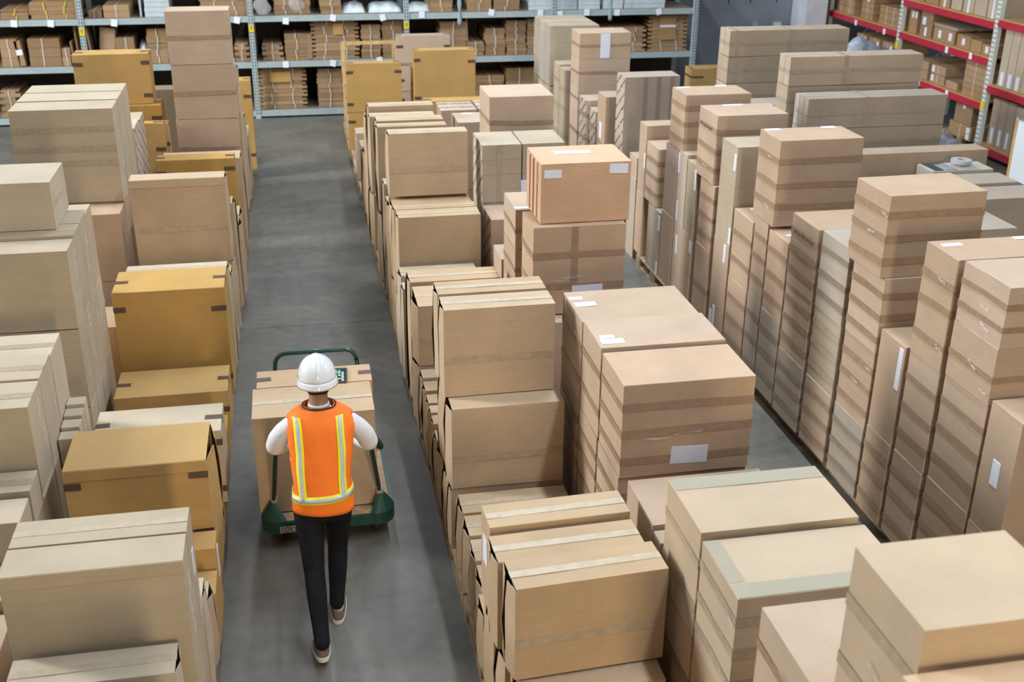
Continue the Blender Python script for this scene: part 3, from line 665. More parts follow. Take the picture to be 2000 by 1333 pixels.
 [-1.46, -0.64, 9.84, 10.05, 0.14, 0.9, 0, 'tanw', 'flapR L:E:.5,.6,.05,.16', 'thin carton with end label behind the greyish one'],
 [-1.46, -0.64, 10.09, 10.35, 0.14, 0.85, 0, 'tanw', 'flapR', 'thin floor carton in front of the tall tan carton of the left row'],
 [-1.48, -0.64, 10.42, 10.63, 0.86, 1.67, 0, 'tanw', 'tm fold flapR', 'tall tan carton with mid tape and creased lid edge, left row'],
 [-1.46, -0.64, 10.42, 10.78, 0.14, 0.855, 0, 'tanw', 'flapR L:E:.5,.85,.05,.16', 'carton beneath the tall tan carton with mid tape'],
 [-1.46, -0.62, 11.0, 11.25, 0.14, 1.25, 0, 'tanw', 'flapR L:E:.8,.85,.05,.14', 'narrow carton with a white slip, right behind the tall tan one'],
 [-1.46, -0.6, 11.4, 11.7, 0.14, 0.9, 0, 'tanw', 'flapR', 'low thin carton two behind the tall tan one'],
 [-1.46, -0.61, 11.9, 12.25, 0.14, 0.85, 0, 'tanw', 'flapR', 'low thin carton before the orange lidded one'],
 [-1.46, -0.64, 12.44, 12.69, 0.62, 1.33, 0, 'orange', 'co', 'slim orange carton with dark tapes standing before the three-high tan stack'],
 [-1.46, -0.64, 12.44, 12.69, 0.14, 0.615, 0, 'orange', 'co', 'orange carton below the slim dark-taped one'],
 [-1.46, -0.6, 12.95, 13.3, 0.14, 1.2, 0, 'tanw', 'flapR', 'tall thin carton right of the slim orange one'],
 [-1.342, -0.627, 13.86, 14.26, 2.089, 2.694, 0, 'tan', 't1', 'top carton of the tallest stack on the left'],
 [-1.332, -0.617, 13.86, 14.26, 1.451, 2.085, 0, 'tan', 't1', 'second carton of the tallest stack on the left, faint tape band'],
 [-1.342, -0.627, 13.86, 14.26, 0.754, 1.447, 0, 'tan', 't1', 'third carton of the tallest stack on the left'],
 [-1.332, -0.617, 13.86, 14.26, 0.144, 0.75, 0, 'tan', '', 'bottom carton of the tallest stack on the left'],
 [-1.3, -0.62, 14.4, 14.7, 0.14, 1.95, 0, 'tanw', 'flapR', 'slim carton standing right behind the tallest left stack'],
 [-1.3, -0.6, 14.8, 15.1, 0.14, 1.25, 0, 'tanw', 'flapR', 'second slim carton behind the tallest left stack'],
 [-1.3, -0.58, 15.2, 15.9, 0.14, 0.9, 0, 'tan', '', 'low carton before the far tall orange one'],
 [-1.37, -0.53, 16.4, 16.7, 0.14, 1.409, 0, 'orange', 'co', 'tall orange carton with dark tapes at the far end of the left row'],
 [-1.5, -0.56, 3.05, 3.45, 0.0, 1.42, 0, 'paleg', '', 'carton nearest the camera in the left row, below the photo edge'],
 [-2.5, -1.6, 10.86, 11.23, 1.36, 2.24, 0, 'paleg', 'tmm wrE', 'front of three tall pale cartons packed together, far left'],
 [-2.5, -1.6, 10.86, 11.23, 0.68, 1.355, 0, 'tan', '', 'carton under the front one of the three tall pale cartons'],
 [-2.5, -1.6, 10.86, 11.23, 0.0, 0.675, 0, 'tan', '', 'floor carton under the front one of the three tall pale cartons'],
 [-2.5, -1.6, 11.26, 11.63, 1.36, 2.24, 0, 'paleg', 'fold', 'middle of three tall pale cartons packed together, far left'],
 [-2.5, -1.6, 11.26, 11.63, 0.68, 1.355, 0, 'tan', '', 'carton under the middle one of the three tall pale cartons'],
 [-2.5, -1.6, 11.26, 11.63, 0.0, 0.675, 0, 'tan', '', 'floor carton under the middle one of the three tall pale cartons'],
 [-2.5, -1.6, 11.66, 12.03, 1.36, 2.24, 0, 'paleg', 'fold', 'rear of three tall pale cartons packed together, far left'],
 [-2.5, -1.6, 11.66, 12.03, 0.68, 1.355, 0, 'tan', '', 'carton under the rear one of the three tall pale cartons'],
 [-2.5, -1.6, 11.66, 12.03, 0.0, 0.675, 0, 'tan', '', 'floor carton under the rear one of the three tall pale cartons'],
 [-2.5, -1.6, 10.49, 10.83, 0.7, 1.35, 0, 'tan', 'wrE', 'tan carton with torn film standing before the three tall pale ones'],
 [-2.5, -1.6, 10.49, 10.83, 0.0, 0.695, 0, 'tan', '', 'floor carton before the three tall pale ones'],
 [-2.5, -1.62, 9.6, 10.1, 0.0, 0.6, 0, 'tan', '', 'low shaded carton deep between the left rows'],
 [-2.6, -1.73, 8.39, 8.95, 1.885, 2.24, 0, 'paleg', 'tE', 'pale carton with crumpled end tape lying on top at the left edge'],
 [-2.5, -1.6, 7.96, 8.24, 1.27, 1.86, 0, 'paleg', 'wrE', 'nearest of four film-wrapped pale cartons on the left edge'],
 [-2.5, -1.6, 7.96, 8.24, 0.64, 1.265, 0, 'paleg', 'wrE', 'carton below the nearest film-wrapped pale one, left edge'],
 [-2.5, -1.6, 7.96, 8.24, 0.0, 0.635, 0, 'paleg', '', 'floor carton below the nearest film-wrapped pale one'],
 [-2.5, -1.6, 8.25, 8.53, 1.27, 1.88, 0, 'paleg', 'seam', 'second of four film-wrapped pale cartons on the left edge'],
 [-2.5, -1.6, 8.25, 8.53, 0.64, 1.265, 0, 'paleg', 'wrE', 'carton below the second film-wrapped pale one, left edge'],
 [-2.5, -1.6, 8.25, 8.53, 0.0, 0.635, 0, 'paleg', '', 'floor carton below the second film-wrapped pale one'],
 [-2.5, -1.6, 8.54, 8.81, 1.27, 1.88, 0, 'paleg', 'wrE', 'third of four film-wrapped pale cartons on the left edge'],
 [-2.5, -1.6, 8.54, 8.81, 0.64, 1.265, 0, 'paleg', 'wrE', 'carton below the third film-wrapped pale one, left edge'],
 [-2.5, -1.6, 8.54, 8.81, 0.0, 0.635, 0, 'paleg', '', 'floor carton below the third film-wrapped pale one'],
 [-2.5, -1.6, 8.82, 9.1, 1.27, 1.86, 0, 'paleg', 'seam', 'farthest of four film-wrapped pale cartons on the left edge'],
 [-2.5, -1.6, 8.82, 9.1, 0.64, 1.265, 0, 'paleg', 'wrE', 'carton below the farthest film-wrapped pale one, left edge'],
 [-2.5, -1.6, 8.82, 9.1, 0.0, 0.635, 0, 'paleg', '', 'floor carton below the farthest film-wrapped pale one'],
 [-2.5, -1.6, 6.24, 6.6, 0.92, 1.505, 0, 'paleg', 'seam2 wrE', 'nearest of three pale-topped cartons at the left edge, halfway down'],
 [-2.5, -1.6, 6.24, 6.6, 0.4, 0.915, 0, 'paleg', '', 'carton under the nearest pale-topped one at the left edge'],
 [-2.5, -1.6, 6.24, 6.6, 0.0, 0.395, 0, 'paleg', '', 'floor carton under the nearest pale-topped one'],
 [-2.5, -1.6, 6.61, 6.97, 0.92, 1.515, 0, 'paleg', 'seam2 wrE', 'middle of three pale-topped cartons at the left edge, halfway down'],
 [-2.5, -1.6, 6.61, 6.97, 0.4, 0.915, 0, 'paleg', '', 'carton under the middle pale-topped one at the left edge'],
 [-2.5, -1.6, 6.61, 6.97, 0.0, 0.395, 0, 'paleg', '', 'floor carton under the middle pale-topped one'],
 [-2.5, -1.6, 6.99, 7.35, 0.92, 1.5, 0, 'paleg', 'seam2', 'farthest of three pale-topped cartons at the left edge, halfway down'],
 [-2.5, -1.6, 6.99, 7.35, 0.4, 0.915, 0, 'paleg', '', 'carton under the farthest pale-topped one at the left edge'],
 [-2.5, -1.6, 6.99, 7.35, 0.0, 0.395, 0, 'paleg', '', 'floor carton under the farthest pale-topped one'],
 [-2.5, -1.6, 5.97, 6.21, 0.55, 1.11, 0, 'paleg', 'seam2', 'lower pale-topped carton at the left edge, one step down'],
 [-2.5, -1.6, 5.67, 5.93, 0.55, 1.09, 0, 'paleg', '', 'second lower pale carton at the left edge'],
 [-2.5, -1.6, 5.97, 6.21, 0.0, 0.545, 0, 'paleg', '', 'floor carton under the step at the left edge'],
 [-2.5, -1.6, 5.67, 5.93, 0.0, 0.545, 0, 'paleg', '', 'floor carton under the second step at the left edge'],
 [-2.5, -1.6, 5.3, 5.63, 0.0, 0.85, 0, 'tan', '', 'dim carton at the left edge beside the big pair'],
 [-2.5, -1.6, 4.8, 5.25, 0.0, 0.8, 0, 'tan', '', 'dim carton at the lower left edge beside the big pair'],
 [-2.5, -1.6, 4.3, 4.76, 0.0, 0.78, 0, 'paleg', '', 'dim pale carton in the lower left corner'],
 [-1.595, -1.48, 6.78, 6.895, 0.0, 1.0, 0, 'paleg', '', 'first short pale carton standing in the gap between the left rows'],
 [-1.595, -1.48, 6.905, 7.02, 0.0, 1.02, 0, 'paleg', '', 'second short pale carton standing in the gap between the left rows'],
 [-1.595, -1.48, 7.03, 7.145, 0.0, 1.04, 0, 'paleg', '', 'third short pale carton standing in the gap between the left rows'],
 [-1.595, -1.48, 7.155, 7.27, 0.0, 1.06, 0, 'paleg', '', 'fourth short pale carton standing in the gap between the left rows'],
 [-2.5, -1.62, 12.3, 12.75, 0.0, 1.72, 0, 'paleg', 'prE', 'pale green-tinged carton with printed end, near one, behind the three tall ones'],
 [-2.5, -1.62, 12.8, 13.2, 0.0, 1.7, 0, 'paleg', 'prE', 'pale green-tinged carton with printed end, far one, behind the three tall ones'],
 [-2.46, -1.6, 14.16, 14.5, 1.59, 2.18, 0, 'orange', 'co', 'square orange carton with dark tapes behind the three tall pale ones'],
 [-2.46, -1.52, 14.1, 14.5, 0.8, 1.585, 0, 'orange', 'co', 'orange carton beneath the square dark-taped one behind the pale ones'],
 [-2.46, -1.52, 14.1, 14.5, 0.0, 0.795, 0, 'orange', 'co', 'floor carton beneath the square dark-taped orange one'],
 [-2.0, -1.45, 13.5, 13.65, 0.0, 1.5, 0, 'orange', 'co', 'first slim orange carton on edge between the left rows'],
 [-2.0, -1.42, 13.7, 13.85, 0.0, 1.45, 0, 'orange', 'co', 'second slim orange carton on edge between the left rows'],
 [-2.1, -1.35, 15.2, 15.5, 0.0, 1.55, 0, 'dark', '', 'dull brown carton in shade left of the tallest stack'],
 [5.2, 6.73, 13.14, 13.304, 2.144, 2.45, 0, 'longt', 't2v', 'near long carton, top level of the farthest long stack before the white pillar'],
 [5.2, 6.73, 13.31, 13.474, 2.144, 2.45, 0, 'longt', 't2v', 'rear long carton, top level of the farthest long stack before the white pillar'],
 [5.2, 6.73, 13.14, 13.48, 1.824, 2.14, 0, 'longt', 't2v', 'long carton, second level of the farthest long stack before the white pillar'],
 [5.2, 6.73, 13.14, 13.48, 1.504, 1.82, 0, 'longt', 't2v', 'long carton, third level of the farthest long stack before the white pillar'],
 [5.2, 6.73, 13.14, 13.48, 1.184, 1.5, 0, 'longt', 't2v', 'long carton, fourth level of the farthest long stack before the white pillar'],
 [5.2, 6.73, 13.14, 13.48, 0.864, 1.18, 0, 'longt', 't2v', 'long carton, fifth level of the farthest long stack before the white pillar'],
 [5.2, 6.73, 13.14, 13.48, 0.544, 0.86, 0, 'longt', 't2v', 'long carton, sixth level of the farthest long stack before the white pillar'],
 [5.2, 6.73, 13.14, 13.48, 0.274, 0.54, 0, 'longt', 't2v', 'long carton, seventh level of the farthest long stack before the white pillar'],
 [5.2, 6.73, 13.14, 13.48, 0.004, 0.27, 0, 'longt', 't2v', 'long carton, eighth level of the farthest long stack before the white pillar'],
 [5.2, 6.72, 11.38, 11.514, 2.134, 2.44, 0, 'longt', 't1v', 'near long carton, top level of the middle long stack'],
 [5.2, 6.72, 11.52, 11.664, 2.134, 2.44, 0, 'longt', 't1v', 'rear long carton, top level of the middle long stack'],
 [5.2, 6.72, 11.38, 11.67, 1.824, 2.13, 0, 'longt', 't1v', 'long carton, second level of the middle long stack'],
 [5.2, 6.72, 11.38, 11.67, 1.504, 1.82, 0, 'longt', 't1v', 'long carton, third level of the middle long stack'],
 [5.2, 6.72, 11.38, 11.67, 1.184, 1.5, 0, 'longt', 't1v', 'long carton, fourth level of the middle long stack'],
 [5.2, 6.72, 11.38, 11.67, 0.864, 1.18, 0, 'longt', 't1v', 'long carton, fifth level of the middle long stack'],
 [5.2, 6.72, 11.38, 11.67, 0.544, 0.86, 0, 'longt', 't1v', 'long carton, sixth level of the middle long stack'],
 [5.2, 6.72, 11.38, 11.67, 0.274, 0.54, 0, 'longt', 't1v', 'long carton, seventh level of the middle long stack'],
 [5.2, 6.72, 11.38, 11.67, 0.004, 0.27, 0, 'longt', 't1v', 'long carton, eighth level of the middle long stack'],
 [5.2, 6.75, 10.85, 10.954, 1.794, 2.11, 0, 'longg', 't1v', 'near long carton, top level of the nearest long stack'],
 [5.2, 6.75, 10.96, 11.064, 1.794, 2.11, 0, 'longg', 't1v', 'middle long carton, top level of the nearest long stack'],
 [5.2, 6.75, 11.07, 11.174, 1.794, 2.11, 0, 'longg', 't1v', 'rear long carton, top level of the nearest long stack'],
 [5.2, 6.75, 10.85, 11.18, 1.504, 1.79, 0, 'longg', 't1v', 'long carton, second level of the nearest long stack'],
 [5.2, 6.75, 10.85, 11.18, 1.184, 1.5, 0, 'longg', 't1v', 'long carton, third level of the nearest long stack'],
 [5.2, 6.75, 10.85, 11.18, 0.864, 1.18, 0, 'longg', 't1v', 'long carton, fourth level of the nearest long stack'],
 [5.2, 6.75, 10.85, 11.18, 0.544, 0.86, 0, 'longg', 't1v', 'long carton, fifth level of the nearest long stack'],
 [5.2, 6.75, 10.85, 11.18, 0.274, 0.54, 0, 'longg', 't1v', 'long carton, sixth level of the nearest long stack'],
 [5.2, 6.75, 10.85, 11.18, 0.004, 0.27, 0, 'longg', 't1v', 'long carton, seventh level of the nearest long stack'],
 [5.2, 6.7, 12.1, 12.5, 1.4, 1.78, 0, 'longg', '', 'long carton lying low between the farthest and middle long stacks'],
 [5.2, 6.7, 12.1, 12.5, 0.7, 1.395, 0, 'longg', '', 'hidden long carton between the long stacks, upper'],
 [5.2, 6.7, 12.1, 12.5, 0.0, 0.695, 0, 'longg', '', 'hidden long carton between the long stacks, lower'],
 [5.3, 6.86, 10.14, 10.38, 1.35, 1.7, 0, 'longt', '', 'single long tan carton lying before the nearest long stack'],
 [5.3, 6.86, 10.14, 10.38, 0.7, 1.345, 0, 'longt', '', 'long carton under the single long tan one'],
 [5.3, 6.86, 10.14, 10.38, 0.0, 0.695, 0, 'longt', '', 'floor carton under the single long tan one'],
 [6.06, 6.71, 9.78, 10.08, 1.2, 1.6, 0, 'longp', 'dp', 'pale carton with a dark panel on its top, tape roll lying on it'],
 [6.06, 6.71, 9.78, 10.08, 0.6, 1.195, 0, 'longg', '', 'carton under the dark-panelled pale one'],
 [6.06, 6.71, 9.78, 10.08, 0.0, 0.595, 0, 'longg', '', 'floor carton under the dark-panelled pale one'],
 [5.5, 6.68, 9.32, 9.66, 1.15, 1.6, 0, 'longg', '', 'flat grey-brown carton top between the dark-panelled one and the big right one'],
 [5.5, 6.68, 9.32, 9.66, 0.0, 1.145, 0, 'longg', '', 'carton under the flat grey-brown top near the right edge'],
 [5.3, 7.05, 8.9, 9.28, 1.0, 1.58, 0, 'longg', '', 'large grey-brown carton cut by the right photo edge behind the leaning one'],
 [5.3, 7.05, 8.9, 9.28, 0.0, 0.995, 0, 'longg', '', 'carton under the large grey-brown one at the right edge'],
 [4.75, 5.64, 7.77, 8.22, 1.3, 1.7, 0, 'longg', '', 'flat carton lid showing right behind the big leaning carton'],
 [4.75, 5.64, 7.77, 8.22, 0.6, 1.295, 0, 'longg', '', 'carton under the flat lid behind the big leaning carton'],
 [4.75, 5.64, 7.77, 8.22, 0.0, 0.595, 0, 'longg', '', 'floor carton under the flat lid behind the leaning one'],
 [6.691, 7.591, 18.492, 18.842, 0.45, 1.0, 0, 'orange', 'L:F:.2,.35,.14,.12 st', 'small orange carton with a brown strap and white label under the long stacks'],
 [6.691, 7.591, 18.492, 18.842, 0.0, 0.445, 0, 'orange', '', 'carton under the small strapped orange one'],
 [-0.4, 0.42, 6.94, 7.4, 0.215, 0.955, 0, 'tanc', 'seam', 'front carton on the green trolley, clear tape along its top'],
 [-0.375, 0.44, 7.42, 7.7, 0.215, 0.95, 0, 'orangep', 'coT', 'rear carton on the green trolley with two dark tape marks on top'],
]
STACKS = [
 [-0.536, 0.301, 20.5, 21.25, 0.13, 0.698, 10, 'notch', 'notched stack hung with a brown card, lowest shelf'],
 [0.498, 0.921, 20.5, 21.25, 0.13, 0.676, 8, 'twine', 'stack right of the dark gap, lowest shelf'],
 [-4.803, -4.475, 20.5, 21.25, 0.13, 0.451, 4, 'notch', 'notched stack low at the left edge, lowest shelf'],
 [3.327, 3.838, 20.5, 21.25, 0.13, 0.472, 4, 'twine', 'low stack right of the orange carton, lowest shelf'],
 [3.876, 4.41, 20.5, 21.25, 0.13, 0.595, 5, 'twine', 'stack beside the film-wrapped cartons, lowest shelf'],
 [-4.674, -4.393, 20.5, 21.25, 0.97, 0.452, 3, 'box', 'three-high block at the left edge, middle shelf'],
 [-4.231, -3.728, 20.5, 21.25, 0.97, 0.456, 3, 'box', 'three-high block left of the first yellow plate'],
 [-3.703, -3.572, 20.5, 21.25, 0.97, 0.29, 2, 'box', 'small pair before the first post'],
 [-2.823, -2.515, 20.5, 21.25, 0.97, 0.445, 1, 'box', 'single carton right of the leaning ones, middle shelf'],
 [-2.314, -1.986, 20.5, 21.25, 0.97, 0.577, 5, 'twine', 'stack left of the tallest cartons, middle shelf'],
 [-0.88, -0.63, 20.5, 21.25, 0.97, 0.293, 3, 'notch', 'low stack left of the second yellow plate'],
 [-0.414, -0.057, 20.5, 21.25, 0.97, 0.281, 3, 'notch', 'three-high stack right of the second yellow plate'],
 [-0.023, 0.363, 20.5, 21.25, 0.97, 0.445, 5, 'twine', 'five-high stack in the second bay, middle shelf'],
 [0.433, 1.258, 20.5, 21.25, 0.97, 0.648, 9, 'notch', 'tall notched stack with hanging card, middle shelf'],
 [1.302, 1.634, 20.5, 21.25, 0.97, 0.575, 7, 'twine', 'left of two adjoining tied stacks, middle shelf'],
 [1.661, 2.022, 20.5, 21.25, 0.97, 0.638, 8, 'twine', 'right of two adjoining tied stacks, middle shelf'],
 [2.686, 3.155, 20.5, 21.25, 0.97, 0.6, 9, 'twine2', 'tall tied stack behind the tan carton'],
 [3.183, 3.479, 20.5, 21.25, 0.97, 0.237, 4, 'twine', 'short stack between two tall tied ones'],
 [3.498, 3.852, 20.5, 21.25, 0.97, 0.462, 7, 'twine2', 'seven-high tied stack in the third bay'],
 [3.88, 4.236, 20.5, 21.25, 0.97, 0.596, 10, 'twine2', 'tallest tied stack in the third bay'],
 [4.265, 4.529, 20.5, 21.25, 0.97, 0.626, 4, 'twine', 'stack touching the film-wrapped cartons, middle shelf'],
 [5.617, 6.49, 20.5, 21.25, 0.97, 0.442, 5, 'notch', 'low notched stack in the right bay, middle shelf'],
 [6.529, 7.267, 20.5, 21.25, 0.97, 0.662, 9, 'notch', 'tall stack with hanging card at the right post'],
 [-4.557, -4.129, 20.5, 21.25, 1.74, 0.164, 3, 'yellow', 'yellow-tied stack at the left edge, top shelf'],
 [-4.113, -3.351, 20.5, 21.25, 1.74, 0.267, 4, 'yellow', 'wide yellow-tied stack before the first post, top shelf'],
 [-3.197, -2.994, 20.5, 21.25, 1.74, 0.118, 1, 'twine', 'low piece right of the first post, top shelf'],
 [-2.954, -2.545, 20.5, 21.25, 1.74, 0.202, 2, 'box', 'loose cartons right of the first post, top shelf'],
 [-1.385, -0.609, 20.5, 21.25, 1.74, 0.324, 4, 'twine', 'wide stack before the second post, top shelf'],
 [-0.165, 0.438, 20.5, 21.25, 1.74, 0.307, 4, 'twine', 'stack under clear film, second bay, top shelf'],
 [0.62, 0.986, 20.5, 21.25, 1.74, 0.272, 4, 'twine', 'stack between film and white sacks, top shelf'],
 [2.502, 2.908, 20.5, 21.25, 1.74, 0.243, 3, 'twine', 'stack right of the third post, top shelf'],
 [3.189, 3.609, 20.5, 21.25, 1.74, 0.207, 3, 'twine', 'left stack of the third bay, top shelf'],
 [3.646, 4.106, 20.5, 21.25, 1.74, 0.217, 3, 'twine', 'right stack of the third bay, top shelf'],
 [-2.291, -1.894, 20.5, 21.25, 1.74, 0.324, 4, 'white', 'white pack beside the upright white board, top shelf'],
 [4.291, 4.701, 20.5, 21.25, 1.74, 0.225, 3, 'white', 'white pack left of the fourth post, top shelf'],
 [4.775, 5.16, 20.5, 21.25, 1.74, 0.218, 3, 'white', 'first white pack in the right bay, top shelf'],
 [5.188, 5.585, 20.5, 21.25, 1.74, 0.211, 3, 'white', 'second white pack in the right bay, top shelf'],
 [6.052, 6.812, 20.5, 21.25, 1.74, 0.16, 2, 'white', 'wide white pack in the right bay, top shelf'],
 [5.661, 6.023, 20.5, 21.25, 1.74, 0.151, 1, 'white', 'thin white pack in the right bay, top shelf'],
]
MISC = [
 ('board', -3.29, -3.158, 1.259, 1.635, 20.5, 'thin brown board leaning right of the first post, middle shelf', {}),
 ('lean', -3.15, -2.845, 1.254, 1.614, 20.5, 'tilted brown carton leaning on the middle shelf, first bay', {}),
 ('lean2', -4.437, -4.259, 0.991, 1.417, 20.5, 'small carton with white slip leaning between the two three-high blocks', {}),
 ('board', -3.556, -3.482, 1.055, 1.358, 20.5, 'narrow brown panel upright before the first yellow plate', {}),
 ('board', -3.466, -3.416, 1.053, 1.623, 20.5, 'tall brown panel against the first post, middle shelf', {}),
 ('bag', -2.505, -2.28, 1.249, 1.418, 20.5, 'shiny white plastic bag on the middle shelf', {}),
 ('white', -2.387, -2.329, 1.753, 2.059, 20.5, 'white panel standing upright on the top shelf', {}),
 ('board', -0.581, -0.52, 1.033, 1.609, 20.5, 'dark brown panel standing against the second post', {}),
 ('vcard', 0.361, 0.44, 1.0, 1.402, 20.5, 'slim upright carton between stacks, second bay, middle shelf', {}),
 ('board', 3.147, 3.221, 1.246, 1.653, 20.5, 'brown board leaning between stacks, third bay, middle shelf', {}),
 ('sack', 0.994, 1.391, 1.767, 1.912, 20.5, 'flat white sack on the top shelf, second bay', {}),
 ('sack', 1.444, 2.04, 1.766, 1.912, 20.5, 'large bulging white sack next to the third post, top shelf', {}),
 ('sack', 2.148, 2.552, 1.773, 1.885, 20.5, 'flat white sack right of the third post, top shelf', {}),
 ('filmb', -0.47, -0.247, 1.768, 2.029, 20.5, 'clear plastic bag hanging at the second post, top shelf', {}),
 ('filmb', 0.116, 0.324, 1.792, 2.021, 20.5, 'clear plastic bag draped over bundles, second bay, top shelf', {}),
 ('strap', 2.973, 3.055, 1.518, 2.021, 20.36, 'bluish plastic strip hanging across a shelf beam', {}),
 ('strap', 5.706, 5.782, 1.554, 1.981, 20.36, 'pale plastic strip hanging over the right bay beam', {}),
 ('card', -0.327, 0.042, 0.597, 0.774, 20.46, 'brown card hung on the notched stack by the aisle', {}),
 ('card', 0.814, 0.99, 1.389, 1.571, 20.46, 'pale brown card hung on the tall notched stack, second bay', {}),
 ('cardw', 6.732, 7.036, 1.171, 1.646, 20.46, 'long brown card with white strip on the right bay stack', {}),
]
for n_, r_ in enumerate(BOXES): make_carton(r_, n_)

# ------------------------------------------------------------------ pallets
def pallet_mesh(L, W, H=.125):
    """boards run along x (length L), three runners of blocks"""
    bm = bmesh.new()
    for k in range(6):
        y = -W/2 + k*(W-.11)/5
        box(bm, -L/2, L/2, y, y+.11, H-.02, H)
    for yy in (-W/2, -.05, W/2-.1):
        for xx in (-L/2, -.07, L/2-.14): box(bm, xx, xx+.14, yy, yy+.1, .022, H-.04)
        box(bm, -L/2, L/2, yy, yy+.1, 0, .02)
    for xx in (-L/2, -.07, L/2-.14): box(bm, xx, xx+.14, -W/2, W/2, H-.04, H-.021)
    return bm
PALM = None
def pallet(x, y, rz, label, group):
    global PALM
    if PALM is None:
        o = ob('wooden_pallet', pallet_mesh(1.2, .8), WOOD); PALM = o.data
    else:
        o = bpy.data.objects.new('wooden_pallet', PALM); C.objects.link(o)
    o.location = (x, y, 0); o.rotation_euler = (0, 0, rz)
    tag(o, label, 'pallet', group)
for k in range(13):
    pallet(1.26, 4.5+1.22*(k-.35), PI/2, 'wooden pallet edge under the thin cartons along the right side of the aisle', 'pallets under the middle row')
for k in range(11):
    pallet(-1.06, 4.95+1.22*(k-.1), PI/2, 'wooden pallet under the cartons lining the left side of the aisle', 'pallets under the left row')
for k in range(6):
    pallet(4.33 if k < 5 else 4.22, 5.3+1.22*k, PI/2, 'wooden pallet showing its blocks under the taped stacks of the far right row', 'pallets under the right row')

# ------------------------------------------------------------------ grey shelving along the back
RY = 20.4
rack = empty('storage_rack', (2, RY, 0), 'long grey steel shelving along the back wall with slotted uprights', 'shelving')
def rp(name, bm, mat):
    o = ob(name, bm, mat, rack); o.location = (-2, -RY, 0); return o
POSTS = [-6.0, -3.31, -.565, 2.08, 4.72, 7.36]
for px in POSTS:
    for yy, nm in ((RY-.03, 'upright'), (RY+1.03, 'upright')):
        bm = bmesh.new(); box(bm, px-.045, px+.045, yy-.03, yy+.03, 0, 3.2)
        if yy < RY:
            z = .08
            while z < 2.6:
                for s in (-1, 1):
                    vs = box(bm, px+s*.022-.008, px+s*.022+.008, yy-.033, yy-.029, z, z+.028, mi=1)
                z += .055
        rp(nm, bm, [GREYST, HOLE])
    if px > 7:
        pass
LEV = [.13, .97, 1.74, 2.6]
for i in range(len(POSTS)-1):
    a, b_ = POSTS[i]+.045, POSTS[i+1]-.045
    for z in LEV:
        bm = bmesh.new(); box(bm, a, b_, RY-.045, RY+.005, z-.095, z); box(bm, a, b_, RY-.048, RY-.045, z-.03, z-.022); rp('beam', bm, GREYST)
        bm = bmesh.new(); box(bm, a, b_, RY+.005, RY+1.05, z-.03, z-.003); rp('shelf_deck', bm, DECK)
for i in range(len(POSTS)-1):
    bm = bmesh.new(); box(bm, POSTS[i]+.05, POSTS[i+1]-.05, RY+1.06, RY+1.07, .1, 2.6); rp('shade_panel', bm, plain('painted_shade_board_%d' % i, (.05, .042, .036, 1), .9))  # near-black sheet added as painted shade at the back of the deep shelves
for px, z in ((-3.31, 1.54), (-.565, 1.545), (2.08, 1.545)):
    bm = bmesh.new(); box(bm, px-.042, px+.042, RY-.072, RY-.066, z-.06, z+.055)
    pl = rp('number_plate', bm, YEL)
    bm = bmesh.new(); box(bm, px-.006, px+.006, RY-.075, RY-.072, z-.025, z+.03); box(bm, px-.018, px+.018, RY-.075, RY-.072, z+.028, z+.036)
    q = ob('plate_mark', bm, INK, pl)
rt = random.Random(5)
TAGS = [(-4.35,1.70),(-3.78,1.69),(-2.78,1.68),(-.79,1.69),(.02,1.66),(.82,1.70),(1.67,1.69),(2.35,1.72),(3.58,1.74),(-.03,.93),(.78,.93),(1.59,.96),(4.46,1.71),(4.82,1.69),(5.31,1.71),(5.87,1.70),(6.65,1.70)]
for x, z in TAGS:
    bm = bmesh.new(); M_ = Matrix.Translation((x, RY-.056, z)) @ Matrix.Rotation(rt.uniform(-.25, .25), 4, 'Y')
    box(bm, -.05, .05, -.002, .002, -.06, .05, M=M_); rp('shelf_tag', bm, PAPER)

# flat bundles on the shelves
def bundle(x0, x1, y0, d, z0, h, sty, label, group, rnd):
    w = x1-x0
    root = empty('carton_bundle', ((x0+x1)/2, y0+d/2, z0), label, 'cardboard bundle', group)
    bm = bmesh.new(); off = rnd.uniform(-.012, .012)
    g = .004
    if sty == 'notch':
        n = .06+rnd.uniform(0, .02)
        box(bm, -w/2+off, w/2+off, -d/2, d/2, 0, h*.55-g)
        box(bm, -w/2+n+off, w/2-n+off, -d/2+.005, d/2, h*.55-g, h-g)
        box(bm, -w/2+n*.2+off, w/2-n*.3+off, -d/2+.02, d/2, h*.78, h-g*.5)
    elif sty in ('box', 'white'):
        box(bm, -w/2+off, w/2+off, -d/2, d/2, 0, h-g)
    else:
        k = 3
        for i in range(k):
            o2 = rnd.uniform(-.008, .008)
            box(bm, -w/2+off+o2, w/2+off+o2, -d/2+rnd.uniform(0, .015), d/2, h*i/k+.001, h*(i+1)/k-(.002 if i < k-1 else g))
    mat = WHITEPK if sty == 'white' else (KR['shelf'] if rnd.random() < .6 else KR['shelfd'])
    ob('folded_boards', bm, mat, root)
    tm = TWINEY if sty == 'yellow' else TWINE
    if sty != 'white':
        for f in ([.3, .72] if w > .55 and sty != 'box' else [.5]):
            xx = -w/2 + w*(f+rnd.uniform(-.05, .05))
            bm = bmesh.new(); box(bm, xx-.007, xx+.007, -d/2-.006, -d/2-.002, 0, h-.002); box(bm, xx-.007, xx+.007, -d/2-.006, d/2, h-g+.0005, h-.0005)
            ob('twine', bm, tm, root)
ORD = ['topmost', 'second from top', 'third from top', 'fourth from top', 'fifth from top', 'sixth from top', 'seventh from top', 'eighth from top', 'ninth from top', 'tenth from top']
